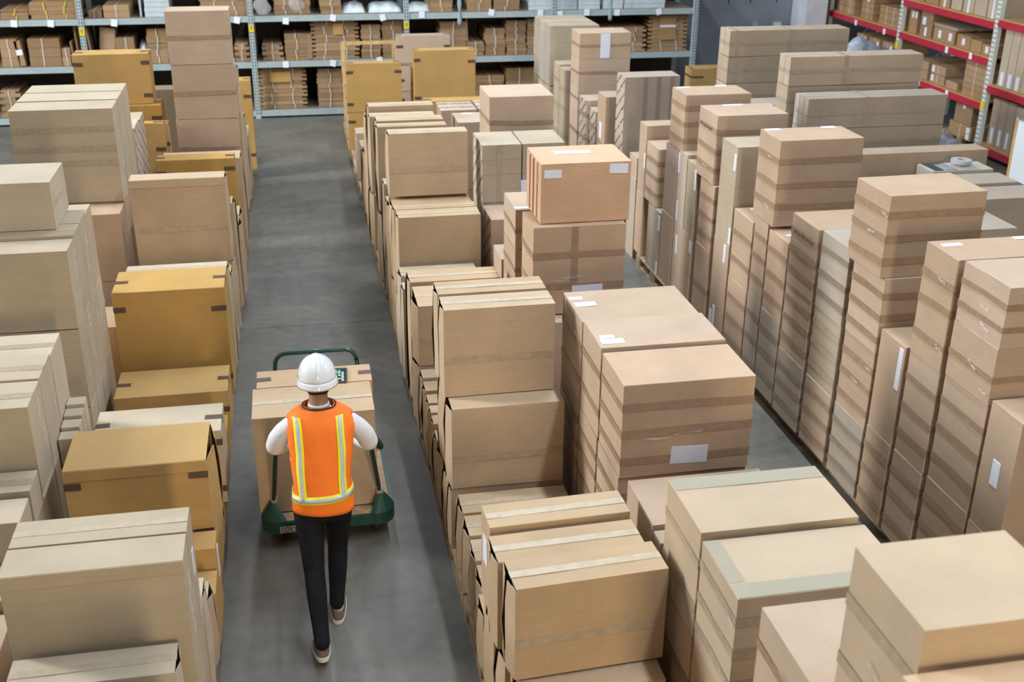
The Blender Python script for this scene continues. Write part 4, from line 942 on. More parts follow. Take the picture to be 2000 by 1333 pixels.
for n_, (x0, x1, y0, y1, z, h, n, sty, nm) in enumerate(STACKS):
    rnd = random.Random(n_+100); hh = h/n
    for i in range(n):
        lab = f'{ORD[n-1-i]} bundle in the {nm}' if n > 1 else f'the {nm}'
        bundle(x0, x1, y0, y1-y0, z+i*hh, hh, 'twine' if sty == 'twine2' else sty, lab, 'bundles: '+nm, rnd)

def sack_mesh(w, d, h, seed, amp=.25):
    bm = bmesh.new(); bmesh.ops.create_grid(bm, x_segments=16, y_segments=12, size=.5)
    top = list(bm.verts)
    for v in top:
        x, y = v.co.x*2, v.co.y*2
        e = (max(0, 1-abs(x)**4)*max(0, 1-abs(y)**4))**.5
        nz = noise.noise(Vector((x*2+seed, y*2, seed)))*amp
        v.co = Vector((x*w/2, y*d/2, max(.003, h*e*(.8+nz))))
    ret = bmesh.ops.extrude_face_region(bm, geom=list(bm.faces))
    for g_ in ret['geom']:
        if isinstance(g_, bmesh.types.BMVert): g_.co.z = 0
    for f in bm.faces: f.smooth = True
    return bm
for n_, (kind, x0, x1, z0, z1, y, label, kw) in enumerate(MISC):
    bm = bmesh.new()
    if z0 > .9 and z0 < 1.3 and kind not in ('card', 'cardw', 'strap'): z0 = .97
    if z0 > 1.6 and kind not in ('card', 'cardw', 'strap', 'filmb'): z0 = 1.74
    w = x1-x0; h = z1-z0; cx = (x0+x1)/2
    if kind in ('board', 'white', 'vcard'):
        if kind == 'vcard': box(bm, -w/2, w/2, 0, .5, 0, h); tilt = 0
        else: box(bm, -.012, .012, 0, .6, 0, h); tilt = (w*.6/h) if kind == 'board' else 0
        o = ob('cardboard_sheet' if kind != 'vcard' else 'slim_carton', bm, WHITEPK if kind == 'white' else KR['shelfd'])
        o.location = (cx, y, z0+.005); o.rotation_euler = (0, -abs(tilt)*.6, 0); tag(o, label, 'panel' if kind != 'vcard' else 'box')
    elif kind in ('lean', 'lean2'):
        t = .22 if kind == 'lean' else -.2
        r0 = empty('leaning_carton', (cx, y, z0+.012), label, 'box')
        ww = w*.8 if kind == 'lean' else w*.55
        box(bm, -ww/2, ww/2, .0, .45, 0, h*.93, M=Matrix.Rotation(t*.55, 4, 'Y')); ob('carton_body', bm, KR['shelf'], r0)
        if kind == 'lean2':
            bm = bmesh.new(); box(bm, -.05, .05, -.004, -.001, h*.4, h*.6, M=Matrix.Rotation(t*.55, 4, 'Y')); ob('white_slip', bm, PAPER, r0)
    elif kind == 'bag' or kind == 'sack':
        bm.free(); o = ob('plastic_sack', sack_mesh(w, .6, h*(1 if kind == 'sack' else .9), n_), WHITEPK); o.location = (cx, y+.32, (.97 if kind == 'bag' else 1.74)+.002); tag(o, label, 'sack')
    elif kind == 'filmb':
        bm.free(); bm = bmesh.new()
        rings = []
        for k in range(7):
            zz = k/6; rr = w/2*(.3+.9*math.sin(PI*(.12+.75*zz)))
            rings.append([Vector((rr*math.cos(a)*(1+.25*math.sin(3*a+k)), .08*math.sin(a)+.02*math.sin(4*a+k), zz*h)) for a in [2*PI*q/14 for q in range(14)]])
        loft(bm, rings); o = ob('clear_plastic_bag', bm, FILM2); o.location = (cx, y-.15 if n_ == 13 else y-.03, max(z0, 1.745)); tag(o, label, 'plastic bag')
    elif kind == 'strap':
        rings = [[Vector((w/2*math.cos(a)*(.7+.3*math.sin(k*1.3)), .01*math.sin(a)-.004, h*k/8)) for a in [2*PI*q/8 for q in range(8)]] for k in range(9)]
        loft(bm, rings); o = ob('plastic_strip', bm, plain('pale_plastic_strip_%d' % n_, (.30, .40, .44, 1), .35)); o.location = (cx, RY-.053, z0); tag(o, label, 'plastic strip')
    elif kind in ('card', 'cardw'):
        r0 = empty('hanging_card', (cx, y+.02, z0), label, 'card')
        box(bm, -w/2, w/2, -.003, .003, 0, h); ob('card_sheet', bm, KR['orange'] if kind != 'cardw' else KR['shelf'], r0)
        if kind == 'cardw':
            bm = bmesh.new(); box(bm, -w/2, w/2, -.006, -.003, h*.48, h*.56); ob('white_strip', bm, PAPER, r0)

# orange wooden frame standing before the rack
fr = empty('wooden_stand', (1.33, 19.5, 0), 'orange wooden frame with two posts standing behind the dark-taped orange stack', 'stand')
for x in (-.41, .44):
    bm = bmesh.new(); box(bm, x-.035, x+.035, -.03, .03, 0, 1.42); ob('post', bm, WOODY, fr)
bm = bmesh.new(); box(bm, -.38, .41, -.02, .02, 1.37, 1.42); ob('top_rail', bm, WOODY, fr)
bm = bmesh.new(); box(bm, -.38, .41, -.02, .02, .1, .16); ob('bottom_rail', bm, WOODY, fr)

# ------------------------------------------------------------------ red shelving on the right
RX = 10.6
rr = empty('pallet_rack', (RX, 17.4, 0), 'tall shelving with red beams and white slotted uprights on the right', 'shelving')
def qp(name, bm, mat):
    o = ob(name, bm, mat, rr); o.location = (-RX, -17.4, 0); return o
PY_ = [21.6, 18.82, 15.98, 13.2]
for py in PY_:
    for xx in (RX, RX+1.1):
        bm = bmesh.new(); box(bm, xx-.035, xx+.035, py-.05, py+.05, 0, 3.4)
        if xx == RX:
            z = .05
            while z < 2.6:
                for s in (-1, 1): box(bm, xx-.038, xx-.034, py+s*.024-.009, py+s*.024+.009, z, z+.035, mi=1)
                z += .07
        qp('upright', bm, [WHITEST, HOLE])
    bm = bmesh.new(); tube(bm, [(RX+.05, py, .4), (RX+1.05, py, 1.3)], .015, 6); tube(bm, [(RX+.05, py, 2.1), (RX+1.05, py, 1.3)], .015, 6); qp('brace', bm, GREYST)
BL = {0: [.82, 1.5, 2.25], 1: [.82, 1.5, 2.05], 2: [.2, 1.12, 2.1]}
for i in range(3):
    a, b_ = PY_[i+1]+.05, PY_[i]-.05
    for z in BL[i]:
        for xx in (RX, RX+1.1):
            bm = bmesh.new(); box(bm, xx-.045, xx+.015, a, b_, z-.11, z-.01); qp('beam', bm, REDST)
        bm = bmesh.new(); box(bm, RX-.02, RX+1.12, a, b_, z-.012, z+.008); qp('deck_board', bm, DECKO)
for py, z in ((18.82, 1.25), (15.98, .78)):
    bm = bmesh.new(); box(bm, RX-.042, RX-.036, py-.05, py+.05, z-.05, z+.06); qp('number_plate', bm, YEL)
for y, z in ((20.4, 1.42), (19.3, 1.42), (17.2, 1.44), (17.9, .77), (17.0, .77), (16.5, 1.46)):
    bm = bmesh.new(); box(bm, RX-.052, RX-.048, y-.04, y+.04, z-.05, z+.05); qp('shelf_tag', bm, PAPER)

def rbox(y0, y1, z0, z1, label, col='shelf', tw=0, lab=None, x0=RX+.06, dx=.7, group=None, name='shelf_carton'):
    r0 = empty(name, (x0+dx/2, (y0+y1)/2, z0), label, 'box', group)
    w, d, h = dx, y1-y0, z1-z0
    ob('carton_body', carton_body(w, d, h, int(y0*100) % 97), KR[col], r0)
    for k in range(tw):
        yy = -d/2 + d*(k+1)/(tw+1)
        bm = bmesh.new(); box(bm, -w/2-.004, -w/2-.001, yy-.006, yy+.006, 0, h); box(bm, -w/2, w/2, yy-.006, yy+.006, h, h+.002); ob('twine', bm, TWINE, r0)
    for (u, v, lw, lh) in (lab or []):
        bm = bmesh.new(); uvl = bm.loops.layers.uv.new('UVMap'); on_face(bm, 'W', w, d, h, u, v, lw, lh, t=.003, uvl=uvl); ob('shipping_label', bm, LABEL, r0)
    return r0
Z = 1.508
for j in range(3):
    for i in range(2):
        rbox(20.75-j*.0+i*.37, 21.1+i*.37, Z+j*.13, Z+.125+j*.13, f'{["lower","middle","upper"][j]} tied pack, {["right","left"][i]} of two piles at the far end of the red rack', tw=1)
for j in range(4): rbox(20.0, 20.45, Z+j*.1, Z+.096+j*.1, f'{["lowest","second","third","top"][j]} thin pack of the tied pile in the far red bay, upper shelf', tw=1, lab=[(.5,.5,.08,.07)] if j == 3 else None)
for j in range(6): rbox(18.98, 19.75, Z+j*.055, Z+.053+j*.055, f'{["lowest","second","third","fourth","fifth","top"][j]} thin flat pack of the twine-tied pile beside the white upright', tw=2)
rbox(20.0, 20.4, Z+.405, Z+.56, 'pack in blue printed film on the far red bay pile', 'longg', 0, [(.5, .5, .2, .1)])
rbox(18.42, 18.68, Z, Z+.38, 'carton with two white slips right of the white upright, upper red shelf', 'shelf', 0, [(.4, .8, .05, .1), (.8, .8, .05, .1)])
rbox(17.92, 18.3, Z, Z+.42, 'carton with a tilted white card, upper red shelf', 'shelfd', 0, [(.3, .6, .1, .12), (.5, .2, .07, .14)])
rbox(17.2, 17.85, Z, Z+.22, 'long carton topped by a grey flat pack, upper red shelf', 'shelf', 0, [(.3, .5, .09, .12), (.8, .5, .09, .12)], dx=.95)
rbox(17.15, 17.88, Z+.225, Z+.27, 'grey flat pack with white edges lying on a carton, upper red shelf', 'longg', 0, dx=.98)
for j, (a, b_) in enumerate([(16.12, 16.4), (16.42, 16.72), (16.74, 17.12)]):
    rbox(a, b_, Z, Z+.16+.02*j, f'small carton {["nearest the near upright","in the middle of the short row","with a white slip at the row end"][j]}, upper red shelf', 'shelf', 0, [(.5, .5, .08, .1)] if j != 1 else None)
Z = .828
for k, (a, b_, hs) in enumerate([(19.1, 19.5, [.0, .2]), (19.6, 20.0, [0, .2]), (20.1, 20.5, [0, .2])]):
    for j, z in enumerate(hs): rbox(a, b_, Z+z, Z+z+.195, f'{["lower","upper"][j]} labelled carton, {["near","middle","far"][k]} pair on the lower shelf of the far red bay', 'shelf', 1, [(.8, .5, .07, .1)])
for k, (a, b_) in enumerate([(17.85, 18.35), (17.3, 17.75)]):
    for j in range(2): rbox(a, b_, Z+j*.15, Z+j*.15+.145, f'{["lower","upper"][j]} long tied carton of the {["farther","nearer"][k]} pair, lower red shelf', 'shelf', 1, [(.15, .5, .08, .1)], dx=.95)
rbox(16.9, 17.25, Z, Z+.12, 'flat small carton on the lower red shelf before the crooked pile', 'shelf')
for j in range(6): rbox(16.15+.01*(j % 2), 16.75+.01*(j % 2), Z+j*.095, Z+.092+j*.095, f'{["lowest","second","third","fourth","fifth","top"][j]} carton of the crooked six-high pile, lower red shelf', 'shelf', 1)
pz = bpy.data.objects.new('wooden_pallet', PALM); C.objects.link(pz); pz.location = (11.15, 16.75, 0); pz.rotation_euler = (0, 0, PI/2); tag(pz, 'wooden pallet on the floor under the red rack', 'pallet')
rbox(16.3, 16.95, .13, .36, 'white-labelled tied carton on the pallet under the red rack', 'shelf', 1, [(.85, .7, .09, .09), (.85, .25, .09, .09)])
rbox(16.35, 16.85, .365, .66, 'dark brown carton on top of the tied one under the red rack', 'shelfd', 0, [(.5, .9, .07, .05)])
Z = 2.06
for k, (a, b_, h) in enumerate([(18.3, 18.7, .5), (17.85, 18.25, .5), (17.5, 17.8, .5), (17.15, 17.45, .6), (16.8, 17.1, .6), (16.45, 16.78, .6), (16.12, 16.42, .6)]):
    rbox(a, b_, Z, Z+h, f'upright carton number-slipped in the high red shelf, {["farthest","second farthest","third farthest","middle","third nearest","second nearest","nearest"][k]}', 'pale' if k > 2 else 'shelf', 0, [(.5, .25, .05, .3)] if k % 2 == 0 else None)
pos = ['farthest', 'second farthest', 'third farthest', 'third nearest', 'second nearest', 'nearest']
for k in range(6):
    y = 15.86-.20*(k+1)
    rbox(y, y+.19, 1.13, 1.13+.88-.01*k, f'tall upright flat carton in the near red bay, {pos[k]} on the upper level', 'pale', 0, [(.5, .12, .08, .2)] if k < 3 else [(.5, .55, .07, .12)])
    rbox(y, y+.19, .21, .21+.72+.01*(k % 3), f'tall upright flat carton in the near red bay, {pos[k]} on the lower level', 'longt', 0, [(.5, .22, .06, .24)])
for k in range(4):
    y = 14.6-.3*k
    rbox(y-.28, y, 1.13, 1.95, f'upright carton cut off by the right photo edge, {["first","second","third","fourth"][k]} in the near red bay', 'pale')

# heaps of clear film
def heap(x, y, w, d, h, seed, label):
    bm = sack_mesh(w, d, h, seed, .6); o = ob('plastic_film_heap', bm, plain('crumpled_film_heap_%d' % seed, (.30, .32, .37, 1), .25, noise_amt=.35, scale=10, bump=.8))
    o.location = (x, y, .0); tag(o, label, 'plastic film')
    return o
heap(10.0, 16.2, 1.0, 1.0, .32, 3, 'crumpled clear film lying on the floor before the red rack')
h2 = heap(8.1, 15.1, 1.5, .8, .95, 8, 'heap of bubble film behind the farthest long carton stack'); 
h2.location.z = 1.0
sp = ob('cardboard_box', carton_body(1.4, .7, .99, 5), KR['longg']); sp.location = (8.1, 15.1, 0); tag(sp, 'grey-brown carton carrying the heap of bubble film', 'box')

# white cabinet and timber at the right edge
cab = empty('white_cabinet', (10.42, 14.5, 0), 'white flat cabinet cut by the right photo edge with a timber batten on it', 'cabinet')
bm = bmesh.new(); box(bm, -.1, .12, -.45, .22, .01, .86); ob('cabinet_body', bm, plain('white_lacquer', (.78, .82, .84, 1), .35), cab)
bm = bmesh.new(); box(bm, -.115, -.1, .16, .2, .0, .9, M=Matrix.Rotation(.0, 4, 'X')); ob('batten', bm, WOODY, cab)
bm = bmesh.new(); box(bm, -.105, .125, -.455, .225, .86, .875); ob('cabinet_top', bm, plain('blue_grey_edge', (.35, .45, .52, 1), .4), cab)

# tape roll on the dark-panelled carton
tr = empty('tape_roll', (6.44, 9.93, 1.602), 'grey roll of clear tape lying on the dark-panelled carton', 'tape roll')
bm = bmesh.new()
def ringsolid(bm, r0, r1, h, n=28):
    R = []
    for (r, z) in ((r0, 0), (r1, 0), (r1, h), (r0, h)):
        R.append([bm.verts.new((r*math.cos(2*PI*k/n), r*math.sin(2*PI*k/n), z)) for k in range(n)])
    for i in range(4):
        for k in range(n): bm.faces.new([R[i][k], R[i][(k+1) % n], R[(i+1) % 4][(k+1) % n], R[(i+1) % 4][k]])
ringsolid(bm, .045, .10, .032); ob('tape_winding', bm, plain('tape_roll_grey', (.45, .47, .48, 1), .3), tr)
bm = bmesh.new(); ringsolid(bm, .038, .045, .034); ob('cardboard_core', bm, KR['pale'], tr)
pf = ob('crumpled_film', sack_mesh(.38, .22, .03, 12, .7), FILM2); pf.location = (6.38, 9.90, 1.6025); tag(pf, 'crumpled piece of film under the tape roll', 'plastic film')
pf.location.z = 1.603; tr.location.z = 1.635

# ------------------------------------------------------------------ setting
def struct(o): o['kind'] = 'structure'; return o
m, nt, b = new_mat('concrete_floor'); L = nt.links.new
tc = nd(nt, 'ShaderNodeTexCoord')
n1 = nd(nt, 'ShaderNodeTexNoise', Scale=1.1, Detail=8.0, Roughness=.65); n2 = nd(nt, 'ShaderNodeTexNoise', Scale=9.0, Detail=6.0); n3 = nd(nt, 'ShaderNodeTexNoise', Scale=.35, Detail=3.0)
for n in (n1, n2, n3): L(tc.outputs['Object'], n.inputs['Vector'])
cr = nd(nt, 'ShaderNodeValToRGB'); cr.color_ramp.elements[0].position = .3; cr.color_ramp.elements[1].position = .72
cr.color_ramp.elements[0].color = (.082, .076, .065, 1); cr.color_ramp.elements[1].color = (.215, .196, .162, 1)
a1 = nd(nt, 'ShaderNodeMath', operation='MULTIPLY_ADD'); a1.inputs[1].default_value = .35
L(n2.outputs['Fac'], a1.inputs[0]); s1 = nd(nt, 'ShaderNodeMath', operation='MULTIPLY'); s1.inputs[1].default_value = .65; L(n1.outputs['Fac'], s1.inputs[0]); L(s1.outputs[0], a1.inputs[2])
L(a1.outputs[0], cr.inputs[0])
mx = nd(nt, 'ShaderNodeMix', data_type='RGBA', blend_type='MULTIPLY'); mx.inputs[0].default_value = .6
c3 = nd(nt, 'ShaderNodeValToRGB'); c3.color_ramp.elements[0].color = (.72, .76, .80, 1); c3.color_ramp.elements[1].color = (1.1, 1.06, 1.0, 1); c3.color_ramp.elements[0].position = .35; c3.color_ramp.elements[1].position = .65
L(n3.outputs['Fac'], c3.inputs[0]); L(cr.outputs[0], mx.inputs[6]); L(c3.outputs[0], mx.inputs[7]); L(mx.outputs[2], b.inputs['Base Color'])
b.inputs['Roughness'].default_value = .42
mr_ = nd(nt, 'ShaderNodeMapRange'); mr_.inputs[3].default_value = .36; mr_.inputs[4].default_value = .6; L(n1.outputs['Fac'], mr_.inputs[0]); L(mr_.outputs[0], b.inputs['Roughness'])
bp = nd(nt, 'ShaderNodeBump', Strength=.06, Distance=.01); L(n2.outputs['Fac'], bp.inputs['Height']); L(bp.outputs[0], b.inputs['Normal'])
FLOORM = m
bm = bmesh.new()
ys = [-6, 10.795, 10.803, 22.4]
box(bm, -12, 18, -6, 10.795, -.2, 0); box(bm, -12, 18, 10.795, 10.803, -.2, -.006); box(bm, -12, 18, 10.803, 22.4, -.2, 0)
struct(ob('floor', bm, FLOORM))
WALLM = plain('blue_grey_plaster', (.27, .30, .34, 1), .8, noise_amt=.12, scale=1.5, bump=.1)
bm = bmesh.new(); box(bm, -12, 18, 22.0, 22.3, 0, 9); struct(ob('wall_back', bm, WALLM))
bm = bmesh.new(); box(bm, 13.4, 13.7, 5, 22.3, 0, 9); struct(ob('wall_right', bm, WALLM))
pm = plain('white_painted_pillar', (.72, .76, .80, 1), .7, noise_amt=.05)
bm = bmesh.new(); box(bm, 9.95, 10.38, 21.3, 21.98, 0, 8.9); struct(ob('trim_1', bm, pm))
for k, x in enumerate((7.95, 8.55, 9.0, 9.55)):
    bm = bmesh.new(); tube(bm, [(x, 21.98, 1.85), (x, 21.85, 1.85), (x, 21.83, 1.62)], .012, 6); box(bm, x-.03, x+.03, 21.97, 21.99, 1.78, 1.92)
    o = ob('wall_hook', bm, INK); tag(o, ['dark wall hook nearest the grey rack', 'second dark wall hook right of the grey rack', 'third dark wall hook right of the grey rack', 'dark wall hook nearest the white pillar'][k], 'hook')
bm = bmesh.new(); tube(bm, [(8.6, 21.95, 1.12), (9.2, 21.93, 1.10), (9.95, 21.95, 1.16)], .014, 6)
tag(ob('wall_cable', bm, INK), 'dark cable running along the back wall to the white pillar', 'cable')
bm = bmesh.new(); box(bm, -.07, .07, -.05, .05, -.08, .08); o = ob('junction_box', bm, WHITEST); o.location = (9.62, 21.88, 1.16); tag(o, 'small white switch box on the back wall beside the pillar', 'switch box')
bm = bmesh.new(); box(bm, -.05, .05, -.05, .05, -.1, .1); o = ob('junction_box', bm, GREYST); o.location = (9.15, 21.9, 1.16); tag(o, 'small grey switch box on the cable of the back wall', 'switch box')
# ------------------------------------------------------------------ green platform trolley
GREEN = plain('dark_green_paint', (.008, .052, .034, 1), .38, noise_amt=.12, scale=20, coat=.2)
SILVER = plain('worn_silver_collar', (.60, .60, .56, 1), .4, metal=.3)
RUB = plain('dark_rubber', (.03, .03, .03, 1), .7)
tro = empty('platform_trolley', (.065, 7.3, 0), 'dark green platform trolley with two tube handles carrying two cartons', 'trolley')
def tp(name, bm, mat, par=None):
    o = ob(name, bm, mat, par or tro)
    if par is None: o.location = (-.065, -7.3, 0)
    return o
def rrect(x0, x1, y0, y1, r, n=6):
    out = []
    for cx, cy, a0 in ((x1-r, y1-r, 0), (x0+r, y1-r, 90), (x0+r, y0+r, 180), (x1-r, y0+r, 270)):
        for k in range(n+1):
            a = math.radians(a0+90*k/n); out.append((cx+r*math.cos(a), cy+r*math.sin(a)))
    return out
PX0, PX1, PY0, PY1 = -.39, .52, 6.80, 7.90
def prism(bm, poly, z0, z1):
    lo = [bm.verts.new((x, y, z0)) for x, y in poly]; hi = [bm.verts.new((x, y, z1)) for x, y in poly]
    n = len(poly)
    for k in range(n): bm.faces.new([lo[k], lo[(k+1) % n], hi[(k+1) % n], hi[k]])
    bm.faces.new(lo[::-1]); bm.faces.new(hi)
bm = bmesh.new(); prism(bm, rrect(PX0+.02, PX1-.02, PY0+.02, PY1-.02, .09), .17, .205); tp('deck', bm, WOOD)
bm = bmesh.new()
o_, i_ = rrect(PX0, PX1, PY0, PY1, .12), rrect(PX0+.025, PX1-.025, PY0+.025, PY1-.025, .1)
n = len(o_)
V = [[bm.verts.new((x, y, z)) for x, y in p] for p, z in ((o_, .135), (o_, .212), (i_, .212), (i_, .135))]
for q in range(4):
    for k in range(n): bm.faces.new([V[q][k], V[q][(k+1) % n], V[(q+1) % 4][(k+1) % n], V[(q+1) % 4][k]])
tp('edge_frame', bm, GREEN)
for (sx, bx, yb, dy) in ((-1, -.30, PY0, 1), (1, .425, PY0, 1), (-1, -.30, PY1, -1), (1, .425, PY1, -1)):
    # folded corner gusset: a curved skirt rising from the rounded corner to the tube socket
    bm = bmesh.new(); ex = PX0 if sx < 0 else PX1; R = .12
    cx, cy = ex - sx*R, yb + dy*R
    arc = []
    for k in range(9):
        a = math.radians(-25+140*k/8)
        arc.append((cx + sx*(R+.004)*math.cos(a) if True else 0, cy - dy*(R+.004)*math.sin(a)))
    ty = yb + dy*.105
    bot = [bm.verts.new((x, y, .13)) for x, y in arc]; mid = [bm.verts.new((x, y, .22)) for x, y in arc]
    top = [bm.verts.new((bx + .032*math.cos(math.radians(-25+140*k/8))*sx, ty - dy*.032*math.sin(math.radians(-25+140*k/8)), .325)) for k in range(9)]
    for k in range(8):
        bm.faces.new([bot[k], bot[k+1], mid[k+1], mid[k]]); bm.faces.new([mid[k], mid[k+1], top[k+1], top[k]])
    cb = bm.verts.new((bx, ty+dy*.03, .325)); bm.faces.new(top+[cb])
    c2 = bm.verts.new((bx, ty+dy*.03, .2)); bm.faces.new([top[0], mid[0], c2, cb]); bm.faces.new([cb, c2, mid[8], top[8]])
    g_ = tp('corner_gusset', bm, GREEN)
    bm = bmesh.new(); lean = -dy*.14
    tube(bm, [(bx, ty, .31), (bx-sx*.005, ty+lean*.1, .375)], .021, 14); tp('silver_collar', bm, SILVER)
def handle(ty, lean, ztop, name):
    pts = []
    xl, xr = -.30, .425; xl2, xr2 = -.247, .357; yt = ty+lean; r = .085
    pts.append((xl, ty, .33)); pts.append((xl2, ty+lean*.88, ztop-r))
    for k in range(1, 7):
        a = math.radians(90*k/6); pts.append((xl2 + r*(1-math.cos(a)), ty+lean*(.88+.12*math.sin(a)), ztop-r+r*math.sin(a)))
    for k in range(0, 7):
        a = math.radians(90*k/6); pts.append((xr2 - r*(1-math.sin(a)), ty+lean*(.88+.12*math.cos(a)), ztop-r+r*math.cos(a)))
    pts.append((xr2, ty+lean*.88, ztop-r)); pts.append((xr, ty, .33))
    bm = bmesh.new(); tube(bm, pts, .0165, 12); tp('tube_handle', bm, GREEN)
handle(6.905, -.37, .99, 'near')
handle(7.795, .12, .985, 'far')
for x in (-.27, .39):
    for y in (6.95, 7.72):
        bm = bmesh.new(); tube(bm, [(x-.018, y, .058), (x+.018, y, .058)], .056, 20)
        w_ = tp('caster_wheel', bm, RUB)
        bm = bmesh.new(); box(bm, x-.028, x-.022, y-.02, y+.02, .05, .168); box(bm, x+.022, x+.028, y-.02, y+.02, .05, .168); box(bm, x-.03, x+.03, y-.03, y+.03, .155, .17); tp('caster_fork', bm, SILVER)
bm = bmesh.new(); box(bm, -.27, -.10, PY0-.003, PY0-.0005, .135, .185); st_ = tp('maker_plate', bm, plain('worn_cream_plate', (.42, .38, .28, 1), .6, noise_amt=.4, scale=30))
fc = bpy.data.curves.new('plate_text', 'FONT'); fc.body = 'LDEY F'; fc.size = .05; fc.extrude = .0008
fo = bpy.data.objects.new('plate_text', fc); C.objects.link(fo)
dg = bpy.context.evaluated_depsgraph_get(); dg.update()
me = bpy.data.meshes.new_from_object(fo.evaluated_get(dg)); bpy.data.objects.remove(fo)
me.materials.clear(); me.materials.append(INK)
to = bpy.data.objects.new('plate_lettering', me); C.objects.link(to); to.parent = st_; to.location = (-.262, PY0-.0035, .143); to.rotation_euler = (PI/2, 0, 0); to.scale = (.95, 1, 1)

# ------------------------------------------------------------------ tablet on the trolley load
tb = empty('tablet', (.212, 7.515, .952), 'black tablet showing coloured icons on the rear trolley carton, beside the helmet', 'tablet', rz=math.radians(-3))
bm = bmesh.new(); prism(bm, rrect(-.055, .055, -.125, .125, .012, 4), 0, .009); ob('tablet_body', bm, plain('black_plastic', (.012, .012, .014, 1), .3), tb)
bm = bmesh.new(); box(bm, -.044, .044, -.1, .1, .009, .0095); sc_ = ob('screen', bm, plain('dark_screen', (.02, .02, .025, 1), .12), tb)
bm = bmesh.new(); cols = [(.05, .8, .5), (.1, .5, .25), (.75, .72, .3), (.3, .75, .7), (.75, .4, .2), (.55, .6, .65)]
mats = [plain('icon_%d' % k, c+(1,), .3, emit=(c+(1,), .55)) for k, c in enumerate(cols)]
ri = random.Random(4)
for r_ in range(7):
    for c_ in range(3):
        if ri.random() < .15: continue
        x, y = -.034+c_*.024, .078-r_*.027; s_ = ri.choice((.008, .010, .0095))
        box(bm, x, x+s_*1.9, y-s_, y+s_*.8, .0095, .0099, mi=ri.choice((0, 0, 1, 2, 3, 3, 4, 5)))
ob('screen_icons', bm, mats, sc_)

# ------------------------------------------------------------------ person
SKIN = plain('skin', (.33, .18, .11, 1), .55, noise_amt=.04)
HAIR = plain('black_hair', (.012, .010, .009, 1), .6)
SHIRT = plain('white_shirt', (.74, .73, .76, 1), .8, noise_amt=.03, scale=6, bump=.15)
PANTS = plain('black_jeans', (.010, .010, .013, 1), .85, noise_amt=.3, scale=10, bump=.2, spec=.2)
ORANGE = plain('hivis_orange', (1.0, .20, .012, 1), .75, noise_amt=.05, scale=9, bump=.6)
HIYEL = plain('hivis_yellow', (.88, .90, .01, 1), .7)
REFL = plain('reflective_silver', (.56, .57, .58, 1), .4, metal=.1, noise_amt=.06, scale=20)
HELM = plain('white_helmet_plastic', (.78, .78, .80, 1), .22, coat=.5)
SHOE = plain('taupe_canvas', (.17, .13, .10, 1), .9, noise_amt=.12, scale=30)
SOLE = plain('cream_rubber_sole', (.62, .58, .48, 1), .7)
COLLAR = plain('black_piping', (.012, .012, .015, 1), .7)

per = empty('person', (.03, 5.84, 0), 'person in white helmet and orange high visibility vest pushing the green trolley', 'person')
def pp(name, bm, mat, par=None, smooth=True):
    o = ob(name, bm, mat, par or per, smooth)
    if par is None: o.location = (-.03, -5.9, 0)
    return o
def sphere(bm, c, r, sx=1, sy=1, sz=1, u=14, v=10):
    M_ = Matrix.Translation(c) @ Matrix.Diagonal((r*sx, r*sy, r*sz, 1))
    bmesh.ops.create_uvsphere(bm, u_segments=u, v_segments=v, radius=1, matrix=M_)
def chain(bm, pts, rs, seg=12):
    """tapering limb: frusta plus joint spheres, later fused by a voxel remesh"""
    pts = [Vector(p) for p in pts]
    for i in range(len(pts)-1): tube(bm, [pts[i], pts[i+1]], [rs[i], rs[i+1]], seg)
    for p, r in zip(pts, rs): sphere(bm, p, r*.995, u=seg, v=8)
def fuse(o, vox, sm=4, fac=.5):
    md = o.modifiers.new('remesh', 'REMESH'); md.mode = 'VOXEL'; md.voxel_size = vox; md.use_smooth_shade = True
    s = o.modifiers.new('smooth', 'SMOOTH'); s.factor = fac; s.iterations = sm
    dg = bpy.context.evaluated_depsgraph_get(); dg.update()
    me = bpy.data.meshes.new_from_object(o.evaluated_get(dg))
    o.modifiers.clear(); old = o.data; o.data = me; bpy.data.meshes.remove(old)
    for p in me.polygons: p.use_smooth = True

HC = Vector((.043, 6.235, 1.575))      # head centre
SH = {-1: Vector((-.135, 6.13, 1.33)), 1: Vector((.220, 6.13, 1.33))}
EL = {-1: Vector((-.222, 6.19, 1.185)), 1: Vector((.318, 6.19, 1.165))}
WR = {-1: Vector((-.165, 6.50, 1.008)), 1: Vector((.262, 6.50, 1.008))}
HIP = {-1: Vector((-.062, 6.0, .90)), 1: Vector((.112, 6.0, .90))}
KN = {-1: Vector((-.052, 5.86, .475)), 1: Vector((.100, 6.11, .49))}
AN = {-1: Vector((-.034, 5.60, .125)), 1: Vector((.070, 6.02, .10))}
BARY, BARZ = 6.595, .973

bm = bmesh.new()
# head, face
loft(bm, [ell(HC+Vector((0, dy, dz)), a, b_, 20) for dz, dy, a, b_ in ((-.125, .045, .030, .035), (-.11, .04, .045, .052), (-.08, .025, .060, .072), (-.04, .012, .070, .085), (0, 0, .076, .095), (.04, -.004, .077, .098), (.08, -.004, .068, .088), (.105, 0, .048, .062), (.12, 0, .02, .025))])
chain(bm, [HC+Vector((0, .088, .01)), HC+Vector((0, .112, -.028))], [.010, .014], 8)          # nose
for s in (-1, 1):
    sphere(bm, HC+Vector((s*.078, .0, -.01)), .03, .32, .6, 1)                                 # ear
    sphere(bm, HC+Vector((s*.031, .082, .012)), .014, 1.2, .7, .7)                             # eyelid
    sphere(bm, HC+Vector((s*.036, .070, -.035)), .024, 1, .8, .9)                              # cheek
sphere(bm, HC+Vector((0, .088, -.068)), .02, 1.3, .7, .35); sphere(bm, HC+Vector((0, .087, -.078)), .018, 1.2, .7, .4)
